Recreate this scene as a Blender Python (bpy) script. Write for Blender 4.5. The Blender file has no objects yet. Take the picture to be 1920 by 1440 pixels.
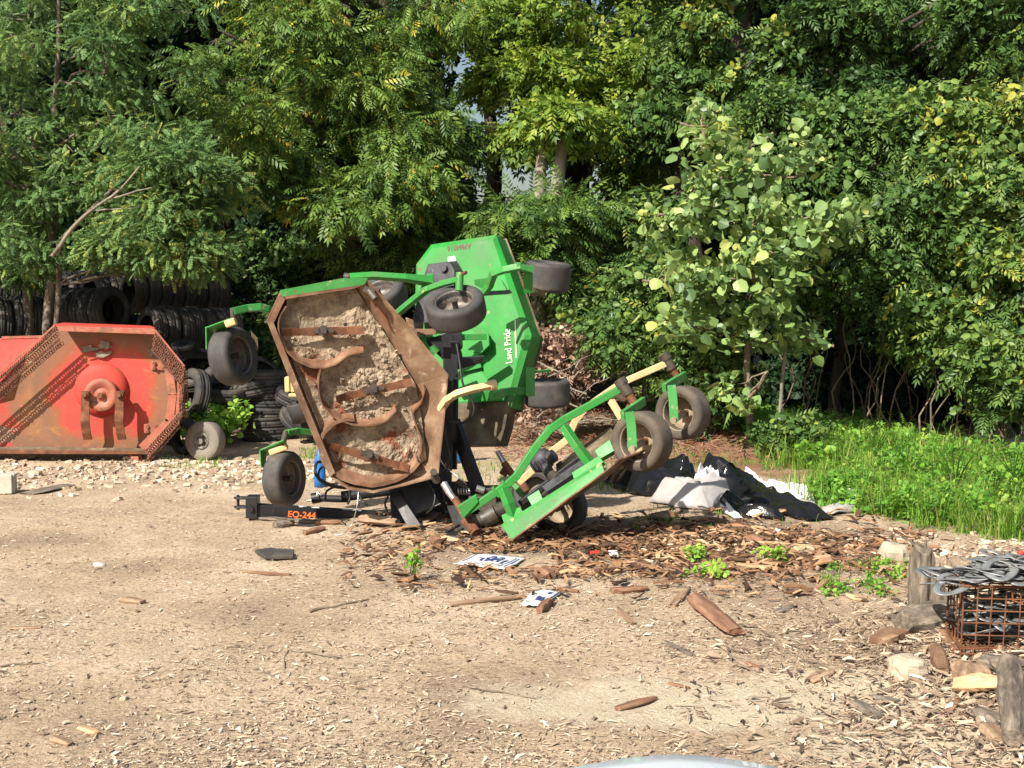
import bpy, math, random
import numpy as np
from mathutils import Vector, Matrix, noise
random.seed(7); RNG = np.random.default_rng(11)
S = bpy.context.scene
COL = S.collection
# ---------------------------------------------------------------- camera
CAM_H = 1.95; FPX = 2400.0; PITCH = math.atan(160/2400.0)
cam = bpy.data.cameras.new('camera'); camo = bpy.data.objects.new('camera', cam); COL.objects.link(camo)
camo.location = (0, 0, CAM_H); camo.rotation_euler = (math.pi/2-PITCH, 0, 0)
cam.sensor_width = 36; cam.lens = 36*FPX/1920; cam.clip_start = 0.1; cam.clip_end = 1000
S.camera = camo
# ---------------------------------------------------------------- sky and sun
LDIR = Vector((0.46, 0.60, -0.655)).normalized()
w = bpy.data.worlds.new('World'); S.world = w; w.use_nodes = True
nt = w.node_tree; sky = nt.nodes.new('ShaderNodeTexSky'); sky.sky_type = 'NISHITA'; sky.sun_disc = False
sky.sun_elevation = math.asin(-LDIR.z); sky.sun_rotation = math.atan2(-LDIR.x, -LDIR.y)
sky.air_density = 1.3; sky.dust_density = 2.5
bg = nt.nodes['Background']; bg.inputs[1].default_value = 0.066
nt.links.new(sky.outputs[0], bg.inputs[0])
sun = bpy.data.lights.new('sun', 'SUN'); suno = bpy.data.objects.new('sun', sun); COL.objects.link(suno)
sun.energy = 4.9; sun.angle = math.radians(0.6); sun.color = (1.0, 0.93, 0.82)
suno.rotation_euler = LDIR.to_track_quat('-Z', 'Y').to_euler()
S.view_settings.view_transform = 'Standard'; S.view_settings.look = 'None'
S.view_settings.exposure = 0.80; S.view_settings.gamma = 1; S.view_settings.use_curve_mapping = False
# ---------------------------------------------------------------- measuring: photo pixel + distance -> place
def ray(px, py):
    u = (px-960)/FPX; v = (720-py)/FPX
    return Vector((u, math.cos(PITCH)+v*math.sin(PITCH), -math.sin(PITCH)+v*math.cos(PITCH)))
def W(px, py, Y):
    d = ray(px, py); t = Y/d.y
    return Vector((d.x*t, Y, CAM_H+d.z*t))
def sstep(a, b, x):
    t = np.clip((x-a)/(b-a), 0, 1); return t*t*(3-2*t)
def vnoise(x, y, seed=0):
    x = np.asarray(x, float); y = np.asarray(y, float)
    xi = np.floor(x).astype(np.int64); yi = np.floor(y).astype(np.int64)
    fx = x-xi; fy = y-yi; fx = fx*fx*(3-2*fx); fy = fy*fy*(3-2*fy)
    def h(a, b):
        n = (a*374761393+b*668265263+seed*1442695041) & 0x7fffffff
        n = ((n ^ (n >> 13))*1274126177) & 0x7fffffff
        n = (n ^ (n >> 16)) & 0xffff
        return n/65535.0
    return (h(xi, yi)*(1-fx)+h(xi+1, yi)*fx)*(1-fy)+(h(xi, yi+1)*(1-fx)+h(xi+1, yi+1)*fx)*fy
def bump2(x, y, cx, cy, rx, ry): return np.exp(-(((x-cx)/rx)**2+((y-cy)/ry)**2))
def gh(x, y):
    x = np.asarray(x, float); y = np.asarray(y, float)
    h = (vnoise(x*0.7, y*0.7, 1)-.5)*.06+(vnoise(x*2.3, y*2.3, 2)-.5)*.025
    h = h+(vnoise(x*7, y*7, 3)-.5)*.012
    h = h+.16*bump2(x, y, 2.7, 6.6, .8, 1.0)+.10*bump2(x, y, 3.3, 5.4, .9, .8)
    h = h+.26*bump2(x, y, 3.0, 16.5, 1.5, 1.2)+.2*bump2(x, y, 1.4, 19, 2.5, 1.0)
    h = h+.35*sstep(18, 24, y)
    return h
def gz(x, y): return float(gh(x, y))
def G(px, py, up=0.0):
    d = ray(px, py); z = 0.0
    for _ in range(8):
        t = (z-CAM_H)/d.z; z = gz(d.x*t, d.y*t)
    return Vector((d.x*t, d.y*t, z+up))
# ---------------------------------------------------------------- objects
ORG = {}
def tag(o, label=None, cat=None, group=None, kind=None):
    if label: o['label'] = label
    if cat: o['category'] = cat
    if group: o['group'] = group
    if kind: o['kind'] = kind
    return o
def thing(name, label, cat, loc=(0, 0, 0), group=None):
    o = bpy.data.objects.new(name, None); COL.objects.link(o); o.location = loc; o.empty_display_size = .1
    ORG[o] = Vector(loc); return tag(o, label, cat, group)
SPLITN = {'hinge_rib', 'pivot_pin', 'arm_bracket', 'arm_clamp', 'guard_plate', 'bolt', 'centre_frame_plate', 'spindle_housing', 'peeling_flake', 'rim_wire'}
class MB:
    def __init__(s): s.v = []; s.f = []; s.sm = []
    def add(s, vs, fs, smooth=False):
        b = len(s.v); s.v += [Vector(v) for v in vs]; s.f += [tuple(i+b for i in f) for f in fs]; s.sm += [smooth]*len(fs)
    def box(s, c, size, M=None):
        c = Vector(c); h = Vector(size)/2
        vs = [Vector((x*h.x, y*h.y, z*h.z)) for x in (-1, 1) for y in (-1, 1) for z in (-1, 1)]
        if M is not None: vs = [M @ v for v in vs]
        s.add([c+v for v in vs], [(0, 1, 3, 2), (4, 6, 7, 5), (0, 4, 5, 1), (2, 3, 7, 6), (0, 2, 6, 4), (1, 5, 7, 3)])
    def prism(s, pts, off, smooth=False):
        n = len(pts); off = Vector(off); a = [Vector(p) for p in pts]
        s.add(a+[p+off for p in a], [tuple(range(n-1, -1, -1)), tuple(range(n, 2*n))]+[(i, (i+1) % n, n+(i+1) % n, n+i) for i in range(n)], smooth)
    def tube(s, pts, r, n=8, caps=True, smooth=True, up=None, r2=None, phase=0.0):
        pts = [Vector(p) for p in pts]; m = len(pts)
        rs = r if isinstance(r, (list, tuple)) else [r]*m
        r2s = rs if r2 is None else (r2 if isinstance(r2, (list, tuple)) else [r2]*m)
        ts = []
        for i in range(m):
            a = pts[min(i+1, m-1)]-pts[max(i-1, 0)]; ts.append(a.normalized() if a.length > 1e-9 else Vector((0, 0, 1)))
        u = Vector(up) if up is not None else (Vector((0, 0, 1)) if abs(ts[0].z) < .9 else Vector((1, 0, 0)))
        vs = []
        for i in range(m):
            u = (u-ts[i]*u.dot(ts[i])).normalized(); q = ts[i].cross(u)
            k = 1.0
            if n == 4 and 0 < i < m-1:
                c = max(.5, (pts[i]-pts[i-1]).normalized().dot(ts[i])); k = 1/c
            for j in range(n):
                an = 2*math.pi*(j+phase)/n
                vs.append(pts[i]+(u*math.cos(an)*r2s[i]+q*math.sin(an)*rs[i])*k)
        fs = [(i*n+j, i*n+(j+1) % n, (i+1)*n+(j+1) % n, (i+1)*n+j) for i in range(m-1) for j in range(n)]
        s.add(vs, fs, smooth)
        if caps: s.add(vs[:n], [tuple(range(n-1, -1, -1))]); s.add(vs[-n:], [tuple(range(n))])
    def sq(s, pts, wdt, hgt=None, up=(0, 0, 1)):
        """square-section bar along pts"""
        hgt = wdt if hgt is None else hgt
        s.tube(pts, wdt*.7071, 4, True, False, up, hgt*.7071, .5)
    def lathe(s, prof, c, ax, n=32, closed=True, smooth=True):
        c = Vector(c); ax = Vector(ax).normalized(); u = ax.orthogonal().normalized(); q = ax.cross(u); m = len(prof)
        vs = [c+ax*h+(u*math.cos(2*math.pi*j/n)+q*math.sin(2*math.pi*j/n))*r for (r, h) in prof for j in range(n)]
        k = m if closed else m-1
        s.add(vs, [(i*n+j, i*n+(j+1) % n, ((i+1) % m)*n+(j+1) % n, ((i+1) % m)*n+j) for i in range(k) for j in range(n)], smooth)
    def cyl(s, p0, p1, r, n=16): s.tube([p0, p1], r, n, True, True)
    def torus(s, c, ax, R, r, n=12, m=6, sx=1.0):
        s.lathe([(R+r*math.cos(2*math.pi*i/m), r*math.sin(2*math.pi*i/m)) for i in range(m)], c, ax, n)
    @staticmethod
    def _one(q, name, mat, parent, bevel):
        SPLITN.discard(name); o = q.build(name, mat, parent, bevel); SPLITN.add(name); return o
    def pieces(s):
        key = {}; par = list(range(len(s.v)))
        def find(i):
            while par[i] != i: par[i] = par[par[i]]; i = par[i]
            return i
        for i, v in enumerate(s.v):
            k = (round(v.x, 5), round(v.y, 5), round(v.z, 5))
            if k in key: par[find(i)] = find(key[k])
            else: key[k] = i
        for f in s.f:
            for j in f[1:]: par[find(j)] = find(f[0])
        out = {}
        for f, sm in zip(s.f, s.sm): out.setdefault(find(f[0]), []).append((f, sm))
        res = []
        for fs in out.values():
            m = MB(); mp = {}
            for f, sm in fs:
                for j in f:
                    if j not in mp: mp[j] = len(m.v); m.v.append(s.v[j])
                m.f.append(tuple(mp[j] for j in f)); m.sm.append(sm)
            res.append(m)
        return res
    def build(s, name, mat, parent=None, bevel=0, label=None, cat=None, group=None, kind=None, org=None):
        if name in SPLITN and parent is not None:
            ps = s.pieces()
            if len(ps) > 1: return [q.build(name+'', mat, parent, bevel, label, cat, group, kind) if len(ps) == 1 else MB._one(q, name, mat, parent, bevel) for q in ps][0]
        if parent is not None: o0 = ORG[parent]
        elif org is not None: o0 = Vector(org)
        else:
            z = min(v.z for v in s.v); n = len(s.v)
            o0 = Vector((sum(v.x for v in s.v)/n, sum(v.y for v in s.v)/n, z))
        me = bpy.data.meshes.new(name); me.from_pydata([tuple(v-o0) for v in s.v], [], s.f)
        me.polygons.foreach_set('use_smooth', s.sm); me.materials.append(mat)
        o = bpy.data.objects.new(name, me); COL.objects.link(o)
        if parent is not None: o.parent = parent
        else: o.location = o0
        ORG[o] = o0
        if bevel:
            b = o.modifiers.new('bevel', 'BEVEL'); b.width = bevel; b.segments = 2; b.limit_method = 'ANGLE'; b.angle_limit = math.radians(35)
        return tag(o, label, cat, group, kind)
def npmesh(name, V, T, mat, parent=None, attrs=None, loc=(0, 0, 0), smooth=False, **kw):
    me = bpy.data.meshes.new(name); nv = len(V); nf = len(T); k = T.shape[1]
    me.vertices.add(nv); me.vertices.foreach_set('co', (np.asarray(V, np.float32)-np.array(loc, np.float32)).ravel())
    me.loops.add(nf*k); me.loops.foreach_set('vertex_index', T.astype(np.int32).ravel())
    me.polygons.add(nf); me.polygons.foreach_set('loop_start', np.arange(0, nf*k, k, dtype=np.int32))
    try: me.polygons.foreach_set('loop_total', np.full(nf, k, np.int32))
    except Exception: pass
    me.update(calc_edges=True)
    me.polygons.foreach_set('use_smooth', np.full(nf, smooth, bool))
    for a, val in (attrs or {}).items():
        at = me.attributes.new(a, 'FLOAT', 'POINT'); at.data.foreach_set('value', np.asarray(val, np.float32))
    me.materials.append(mat)
    o = bpy.data.objects.new(name, me); COL.objects.link(o)
    if parent is not None: o.parent = parent
    else: o.location = loc
    ORG[o] = Vector(loc)
    return tag(o, **kw)
def copy_tree(o, parent=None):
    c = o.copy(); COL.objects.link(c); c.parent = parent
    for ch in o.children: copy_tree(ch, c)
    return c
# ---------------------------------------------------------------- materials
def newmat(name):
    m = bpy.data.materials.new(name); m.use_nodes = True; t = m.node_tree
    return m, t, t.nodes['Principled BSDF'], t.nodes.new, t.links.new
def ramp(N, cols):
    r = N('ShaderNodeValToRGB'); e = r.color_ramp.elements
    while len(e) < len(cols): e.new(.5)
    for i, (p, c) in enumerate(cols): e[i].position = p; e[i].color = (*c, 1)
    return r
def nz(N, L, co, scale, detail=6, rough=.6, dist=0):
    n = N('ShaderNodeTexNoise'); n.inputs['Scale'].default_value = scale; n.inputs['Detail'].default_value = detail
    n.inputs['Roughness'].default_value = rough; n.inputs['Distortion'].default_value = dist; L(co, n.inputs['Vector']); return n
def mixc(N, L, f, a, b):
    x = N('ShaderNodeMix'); x.data_type = 'RGBA'; L(f, x.inputs[0])
    for s, i in ((a, 6), (b, 7)):
        if isinstance(s, tuple): x.inputs[i].default_value = (*s, 1)
        else: L(s, x.inputs[i])
    return x.outputs[2]
def mat(name, cols, scale=6, detail=7, rough=.6, metal=0, bump=0, bscale=40, over=None, spec=.5, nrough=.6, stretch=None, bdist=.01, coat=0):
    """cols: ramp of a noise; over: list of (colour, noise scale, low, high[, roughness]) patches laid over it"""
    m, t, P, N, L = newmat(name); tc = N('ShaderNodeTexCoord').outputs['Object']
    if stretch:
        mp = N('ShaderNodeMapping'); mp.inputs['Scale'].default_value = stretch; L(tc, mp.inputs[0]); tc = mp.outputs[0]
    n = nz(N, L, tc, scale, detail, nrough); r = ramp(N, cols); L(n.outputs[0], r.inputs[0]); c = r.outputs[0]
    for k, ov in enumerate(over or []):
        n2 = nz(N, L, tc, ov[1], 8, .62); mr = N('ShaderNodeMapRange'); mr.inputs[1].default_value = ov[2]; mr.inputs[2].default_value = ov[3]
        L(n2.outputs[0], mr.inputs[0]); c = mixc(N, L, mr.outputs[0], c, ov[0])
    L(c, P.inputs['Base Color']); P.inputs['Roughness'].default_value = rough; P.inputs['Metallic'].default_value = metal
    P.inputs['Specular IOR Level'].default_value = spec
    if coat: P.inputs['Coat Weight'].default_value = coat
    rn = nz(N, L, tc, scale*2.3, 5, .6); mr = N('ShaderNodeMapRange'); mr.inputs[3].default_value = max(0, rough-.14); mr.inputs[4].default_value = min(1, rough+.16)
    L(rn.outputs[0], mr.inputs[0]); L(mr.outputs[0], P.inputs['Roughness'])
    if bump:
        b = N('ShaderNodeBump'); b.inputs['Strength'].default_value = bump; b.inputs['Distance'].default_value = bdist
        n3 = nz(N, L, tc, bscale, 6, .6); L(n3.outputs[0], b.inputs['Height']); L(b.outputs[0], P.inputs['Normal'])
    return m
def attrmat(name, cols, rough=.8, attr='tone', bump=0, bscale=60, spec=.3, mottle=0, mscale=30):
    m, t, P, N, L = newmat(name); a = N('ShaderNodeAttribute'); a.attribute_name = attr
    r = ramp(N, cols); L(a.outputs['Fac'], r.inputs[0]); c = r.outputs[0]
    P.inputs['Roughness'].default_value = rough; P.inputs['Specular IOR Level'].default_value = spec
    tc = N('ShaderNodeTexCoord').outputs['Object']
    if mottle:
        n = nz(N, L, tc, mscale, 4, .6); x = N('ShaderNodeMix'); x.data_type = 'RGBA'; x.blend_type = 'MULTIPLY'; x.inputs[0].default_value = mottle
        g = ramp(N, [(.3, (.35, .35, .35)), (.7, (1, 1, 1))]); L(n.outputs[0], g.inputs[0]); L(c, x.inputs[6]); L(g.outputs[0], x.inputs[7]); c = x.outputs[2]
    L(c, P.inputs['Base Color'])
    if bump:
        b = N('ShaderNodeBump'); b.inputs['Strength'].default_value = bump; b.inputs['Distance'].default_value = .01
        n3 = nz(N, L, tc, bscale, 5, .6); L(n3.outputs[0], b.inputs['Height']); L(b.outputs[0], P.inputs['Normal'])
    return m
def leafmat(name, cols, trans=.3, rough=.5, spec=.25):
    m, t, P, N, L = newmat(name); a = N('ShaderNodeAttribute'); a.attribute_name = 'tone'
    r = ramp(N, cols); L(a.outputs['Fac'], r.inputs[0])
    L(r.outputs[0], P.inputs['Base Color']); P.inputs['Roughness'].default_value = rough; P.inputs['Specular IOR Level'].default_value = spec
    tr = N('ShaderNodeBsdfTranslucent'); hs = N('ShaderNodeHueSaturation'); hs.inputs['Hue'].default_value = .485; hs.inputs['Value'].default_value = 1.5
    L(r.outputs[0], hs.inputs['Color']); L(hs.outputs[0], tr.inputs[0])
    mx = N('ShaderNodeMixShader'); mx.inputs[0].default_value = trans; L(P.outputs[0], mx.inputs[1]); L(tr.outputs[0], mx.inputs[2])
    L(mx.outputs[0], t.nodes['Material Output'].inputs[0]); return m
C = {}
C['green'] = mat('green_paint', [(.3, (.014, .20, .024)), (.7, (.024, .30, .042))], 3, rough=.46, bump=.05, bscale=90, spec=.4,
                 over=[((.07, .17, .06), 1.9, .42, .75), ((.16, .21, .11), 3.1, .56, .85), ((.30, .27, .12), 9, .66, .71), ((.20, .19, .12), 26, .62, .72), ((.14, .065, .03), 13, .66, .70)])
C['green_worn'] = mat('worn_green_paint', [(.3, (.03, .20, .035)), (.7, (.06, .29, .07))], 4, rough=.5, bump=.12, bscale=90,
                 over=[((.36, .32, .17), 11, .60, .67), ((.18, .08, .03), 16, .62, .68)])
C['green_dirty'] = mat('dirty_green_deck_paint', [(.3, (.03, .26, .04)), (.7, (.05, .33, .06))], 3, rough=.5, bump=.08, bscale=60,
                 over=[((.24, .24, .14), 2.2, .50, .68), ((.08, .055, .035), 5, .62, .75)])
C['mudsteel'] = mat('muddy_steel', [(.3, (.035, .028, .02)), (.5, (.10, .075, .045)), (.75, (.28, .23, .15))], 5, rough=.85, bump=.4, bscale=30, over=[((.10, .13, .06), 3, .6, .75)])
C['black'] = mat('black_paint', [(.3, (.012, .013, .016)), (.7, (.028, .028, .032))], 7, rough=.42, bump=.06, bscale=120, over=[((.08, .06, .045), 9, .62, .8)], spec=.35)
C['blackplas'] = mat('scuffed_black_cover', [(.35, (.018, .018, .022)), (.65, (.06, .06, .07))], 14, rough=.6, bump=.15, bscale=90, over=[((.16, .15, .14), 22, .6, .75)])
C['cream'] = mat('faded_cream_paint', [(.3, (.50, .35, .17)), (.7, (.66, .50, .27))], 6, rough=.55, bump=.1, over=[((.28, .17, .08), 10, .62, .70)])
C['rust'] = mat('rust', [(.3, (.07, .028, .014)), (.55, (.17, .065, .028)), (.75, (.27, .13, .06))], 9, rough=.85, bump=.35, bscale=70)
C['rustmid'] = mat('brown_rusty_steel', [(.28, (.08, .034, .018)), (.5, (.19, .095, .052)), (.7, (.30, .18, .11))], 6, rough=.8, bump=.3, bscale=60)
C['rustpale'] = mat('pale_rusty_steel', [(.28, (.075, .035, .02)), (.5, (.19, .11, .062)), (.7, (.33, .225, .14))], 4.5, rough=.8, bump=.25, bscale=60, over=[((.19, .07, .03), 3.1, .55, .68), ((.44, .34, .23), 7, .58, .7)])
C['chrome'] = mat('bright_steel', [(.3, (.45, .43, .40)), (.7, (.62, .60, .57))], 8, rough=.3, metal=.8)
C['grease'] = mat('greasy_steel', [(.3, (.03, .027, .024)), (.7, (.10, .08, .06))], 12, rough=.5, bump=.3)
C['rubber'] = mat('worn_rubber', [(.3, (.035, .033, .034)), (.7, (.07, .064, .06))], 10, rough=.72, bump=.12, bscale=120, over=[((.15, .12, .085), 4, .56, .8)])
C['rubber_dark'] = mat('old_tyre_rubber', [(.3, (.020, .020, .022)), (.7, (.045, .042, .040))], 8, rough=.75, bump=.2, bscale=60, over=[((.15, .125, .10), 2.5, .46, .85)])
C['rubber_dust'] = mat('dusty_brown_tyre_rubber', [(.3, (.065, .052, .040)), (.7, (.125, .10, .075))], 7, rough=.85, bump=.15, bscale=90, over=[((.05, .045, .04), 5, .55, .75)])
C['rim'] = mat('grey_steel_rim', [(.3, (.10, .09, .085)), (.7, (.26, .23, .20))], 9, rough=.55, metal=.3, over=[((.14, .07, .035), 9, .56, .7)])
C['rim_tan'] = mat('tan_dusty_rim', [(.3, (.22, .17, .11)), (.7, (.36, .28, .19))], 9, rough=.7, over=[((.12, .06, .03), 9, .58, .7)])
C['hose'] = mat('hose_rubber', [(.3, (.014, .014, .015)), (.7, (.03, .03, .03))], 8, rough=.5)
C['red'] = mat('red_paint', [(.3, (.40, .045, .035)), (.7, (.50, .07, .05))], 3, rough=.68, spec=.25, bump=.05, over=[((.28, .12, .05), 6, .62, .78)])
C['redrust'] = mat('rusty_red_edge', [(.3, (.30, .07, .045)), (.7, (.42, .16, .10))], 5, rough=.6, bump=.1, over=[((.20, .09, .045), 8, .50, .62)])
C['chain'] = mat('rusty_chain', [(.3, (.11, .045, .028)), (.7, (.26, .12, .075))], 12, rough=.8, bump=.2)
C['white'] = mat('white_vinyl', [(.3, (.62, .62, .62)), (.7, (.78, .78, .77))], 3, rough=.45, over=[((.42, .38, .32), 5, .58, .75)])
C['orange'] = mat('orange_lettering', [(.3, (.85, .17, .03)), (.7, (.92, .22, .05))], 8, rough=.5)
C['creamtext'] = mat('cream_lettering', [(.3, (.80, .76, .58)), (.7, (.88, .84, .68))], 8, rough=.5)
C['browntext'] = mat('brown_lettering', [(.3, (.09, .05, .03)), (.7, (.14, .08, .05))], 8, rough=.6)
C['bluetext'] = mat('navy_print', [(.3, (.02, .04, .16)), (.7, (.04, .07, .24))], 8, rough=.5)
C['blue'] = mat('blue_plastic', [(.3, (.01, .12, .42)), (.7, (.02, .18, .55))], 5, rough=.45, over=[((.25, .25, .25), 7, .6, .75)])
C['blackfilm'] = mat('black_plastic_film', [(.3, (.006, .006, .007)), (.7, (.012, .012, .013))], 4, rough=.16, bump=.3, bscale=11, bdist=.02, spec=.45)
C['greyfilm'] = mat('grey_sheet', [(.3, (.32, .30, .29)), (.7, (.45, .43, .42))], 4, rough=.5, bump=.4, bscale=16, bdist=.02, over=[((.22, .18, .14), 6, .6, .75)])
C['whitefilm'] = mat('white_sheet', [(.3, (.66, .65, .66)), (.7, (.80, .79, .80))], 4, rough=.4, bump=.4, bscale=16, bdist=.02, over=[((.50, .28, .20), 6, .66, .75), ((.10, .35, .60), 3, .68, .72)])
C['wood'] = mat('split_wood', [(.3, (.12, .075, .045)), (.5, (.25, .16, .10)), (.7, (.40, .29, .19))], 7, rough=.85, bump=.5, bscale=14, stretch=(3, 3, .35))
C['redwood'] = mat('reddish_split_wood', [(.3, (.10, .048, .028)), (.5, (.21, .105, .06)), (.7, (.33, .19, .12))], 7, rough=.85, bump=.5, bscale=14, stretch=(3, 3, .35))
C['palewood'] = mat('fresh_split_wood', [(.3, (.27, .16, .08)), (.5, (.45, .30, .16)), (.7, (.58, .43, .27))], 7, rough=.8, bump=.4, bscale=14, stretch=(3, 3, .35))
C['greywood'] = mat('weathered_grey_wood', [(.3, (.055, .043, .034)), (.5, (.15, .12, .09)), (.72, (.32, .26, .20))], 7, rough=.9, bump=.7, bscale=18, stretch=(4, 4, 1))
C['stone'] = mat('pale_stone', [(.3, (.34, .28, .20)), (.7, (.52, .45, .34))], 9, rough=.9, bump=.5, bscale=30)
C['concrete'] = mat('pale_concrete', [(.3, (.40, .37, .31)), (.7, (.55, .52, .44))], 9, rough=.9, bump=.3, bscale=60)
C['bark'] = mat('grey_bark', [(.3, (.05, .042, .033)), (.5, (.13, .105, .08)), (.72, (.27, .23, .17))], 9, rough=.92, bump=.8, bscale=22, stretch=(1, 1, .3), bdist=.03)
C['barkdark'] = mat('dark_bark', [(.3, (.025, .02, .016)), (.7, (.09, .07, .05))], 9, rough=.92, bump=.8, bscale=22, stretch=(1, 1, .3), bdist=.03)
C['barkpale'] = mat('pale_dead_wood', [(.3, (.13, .11, .085)), (.7, (.34, .30, .24))], 7, rough=.9, bump=.8, bscale=20, stretch=(1, 1, .25), bdist=.03)
C['twig'] = mat('twig_bark', [(.3, (.12, .09, .06)), (.7, (.28, .22, .16))], 20, rough=.9)
C['carpaint'] = mat('white_car_paint', [(.3, (.60, .66, .74)), (.7, (.64, .70, .78))], 2, rough=.2, coat=.6)
C['darkglass'] = mat('dark_lamp_glass', [(.3, (.1, .1, .11)), (.7, (.2, .2, .21))], 5, rough=.15)
C['mold_yellow'] = mat('yellowed_plastic', [(.3, (.50, .33, .12)), (.7, (.66, .50, .25))], 9, rough=.5, over=[((.25, .14, .05), 9, .6, .7)])
# ================================================================ ground
def axis(lo, hi, fine_lo, fine_hi, st, grow=1.25):
    a = list(np.arange(fine_lo, fine_hi, st)); x = fine_hi; d = st
    while x < hi: a.append(x); d *= grow; x += d
    a.append(hi); x = fine_lo; d = st; b = []
    while True:
        d *= grow; x -= d
        if x <= lo: break
        b.append(x)
    b.append(lo); return np.array(b[::-1]+a)
gx = axis(-300, 300, -4.5, 5.0, .045); gy = axis(-40, 500, 3.6, 17, .05, 1.12)
X, Yg = np.meshgrid(gx, gy); Z = gh(X, Yg)
near = (Yg < 17) & (Yg > 3.6) & (abs(X) < 6)
Z = Z+near*(RNG.random(Z.shape)-.5)*.008
Z = np.where((abs(X) > 60) | (Yg > 80) | (Yg < -5), .2, Z)
nx, ny = len(gx), len(gy); idx = np.arange(nx*ny).reshape(ny, nx)
Q = np.stack([idx[:-1, :-1], idx[:-1, 1:], idx[1:, 1:], idx[1:, :-1]], -1).reshape(-1, 4)
def ground_mat():
    m, t, P, N, L = newmat('dirt_and_woodchips'); tc = N('ShaderNodeTexCoord').outputs['Object']
    mp = N('ShaderNodeMapping'); L(tc, mp.inputs[0]); co = mp.outputs[0]
    n1 = nz(N, L, co, .9, 6, .6, .4); r1 = ramp(N, [(.30, (.34, .255, .185)), (.46, (.47, .36, .25)), (.62, (.57, .45, .325)), (.8, (.63, .53, .41))]); L(n1.outputs[0], r1.inputs[0])
    n2 = nz(N, L, co, 38, 8, .75); r2 = ramp(N, [(.30, (.30, .27, .25)), (.47, (.78, .76, .74)), (.60, (1.05, 1.05, 1.05)), (.72, (1.5, 1.45, 1.35))]); L(n2.outputs[0], r2.inputs[0])
    x = N('ShaderNodeMix'); x.data_type = 'RGBA'; x.blend_type = 'MULTIPLY'; x.inputs[0].default_value = .9; L(r1.outputs[0], x.inputs[6]); L(r2.outputs[0], x.inputs[7]); c = x.outputs[2]
    # darker leaf-mould soil towards the trees and in the mulch heap (its own ground colour)
    sp = N('ShaderNodeSeparateXYZ'); L(tc, sp.inputs[0])
    def blob(cx, cy, rx, ry, lo=.55, hi=1.25, k=.8):
        d = N('ShaderNodeVectorMath'); d.operation = 'SUBTRACT'; L(tc, d.inputs[0]); d.inputs[1].default_value = (cx, cy, 0)
        s = N('ShaderNodeVectorMath'); s.operation = 'MULTIPLY'; L(d.outputs[0], s.inputs[0]); s.inputs[1].default_value = (1/rx, 1/ry, 0)
        l = N('ShaderNodeVectorMath'); l.operation = 'LENGTH'; L(s.outputs[0], l.inputs[0])
        a = N('ShaderNodeMath'); a.operation = 'ADD'; n = nz(N, L, co, 2.2, 5, .65)
        q = N('ShaderNodeMath'); q.operation = 'MULTIPLY'; q.inputs[1].default_value = 1.0; L(n.outputs[0], q.inputs[0]); L(l.outputs['Value'], a.inputs[0]); L(q.outputs[0], a.inputs[1])
        r = N('ShaderNodeMapRange'); r.inputs[1].default_value = hi+.25; r.inputs[2].default_value = lo+.5; r.inputs[4].default_value = k; L(a.outputs[0], r.inputs[0]); return r.outputs[0]
    soil = ramp(N, [(.3, (.05, .032, .02)), (.55, (.13, .085, .055)), (.75, (.30, .215, .14))]); n4 = nz(N, L, co, 14, 8, .7); L(n4.outputs[0], soil.inputs[0])
    c = mixc(N, L, blob(3.0, 6.0, 1.35, 1.6, k=.8), c, soil.outputs[0])
    c = mixc(N, L, blob(1.3, 10.3, 2.1, 1.1, k=.7), c, soil.outputs[0])
    red = ramp(N, [(.3, (.12, .05, .03)), (.7, (.30, .16, .10))]); L(n4.outputs[0], red.inputs[0])
    c = mixc(N, L, blob(2.9, 15.2, 1.6, 1.8, k=.9), c, red.outputs[0])
    c = mixc(N, L, blob(6.5, 13.5, 3.6, 3.2, k=.9), c, soil.outputs[0])
    pale = ramp(N, [(.3, (.40, .33, .23)), (.7, (.64, .56, .42))]); L(n2.outputs[0], pale.inputs[0])
    c = mixc(N, L, blob(1.1, 6.15, 2.2, .60, .5, 1.0, .85), c, pale.outputs[0])
    c = mixc(N, L, blob(1.9, 5.5, 1.2, .50, .5, 1.0, .8), c, pale.outputs[0])
    ms = N('ShaderNodeMapRange'); ms.inputs[1].default_value = 17.5; ms.inputs[2].default_value = 20; L(sp.outputs['Y'], ms.inputs[0])
    c = mixc(N, L, ms.outputs[0], c, soil.outputs[0])
    L(c, P.inputs['Base Color']); P.inputs['Roughness'].default_value = .95; P.inputs['Specular IOR Level'].default_value = .2
    b = N('ShaderNodeBump'); b.inputs['Strength'].default_value = .8; b.inputs['Distance'].default_value = .02; n5 = nz(N, L, co, 45, 8, .72)
    L(n5.outputs[0], b.inputs['Height']); L(b.outputs[0], P.inputs['Normal']); return m
go = npmesh('ground', np.stack([X, Yg, Z], -1).reshape(-1, 3), Q, ground_mat(), smooth=True, kind='structure')
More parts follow.
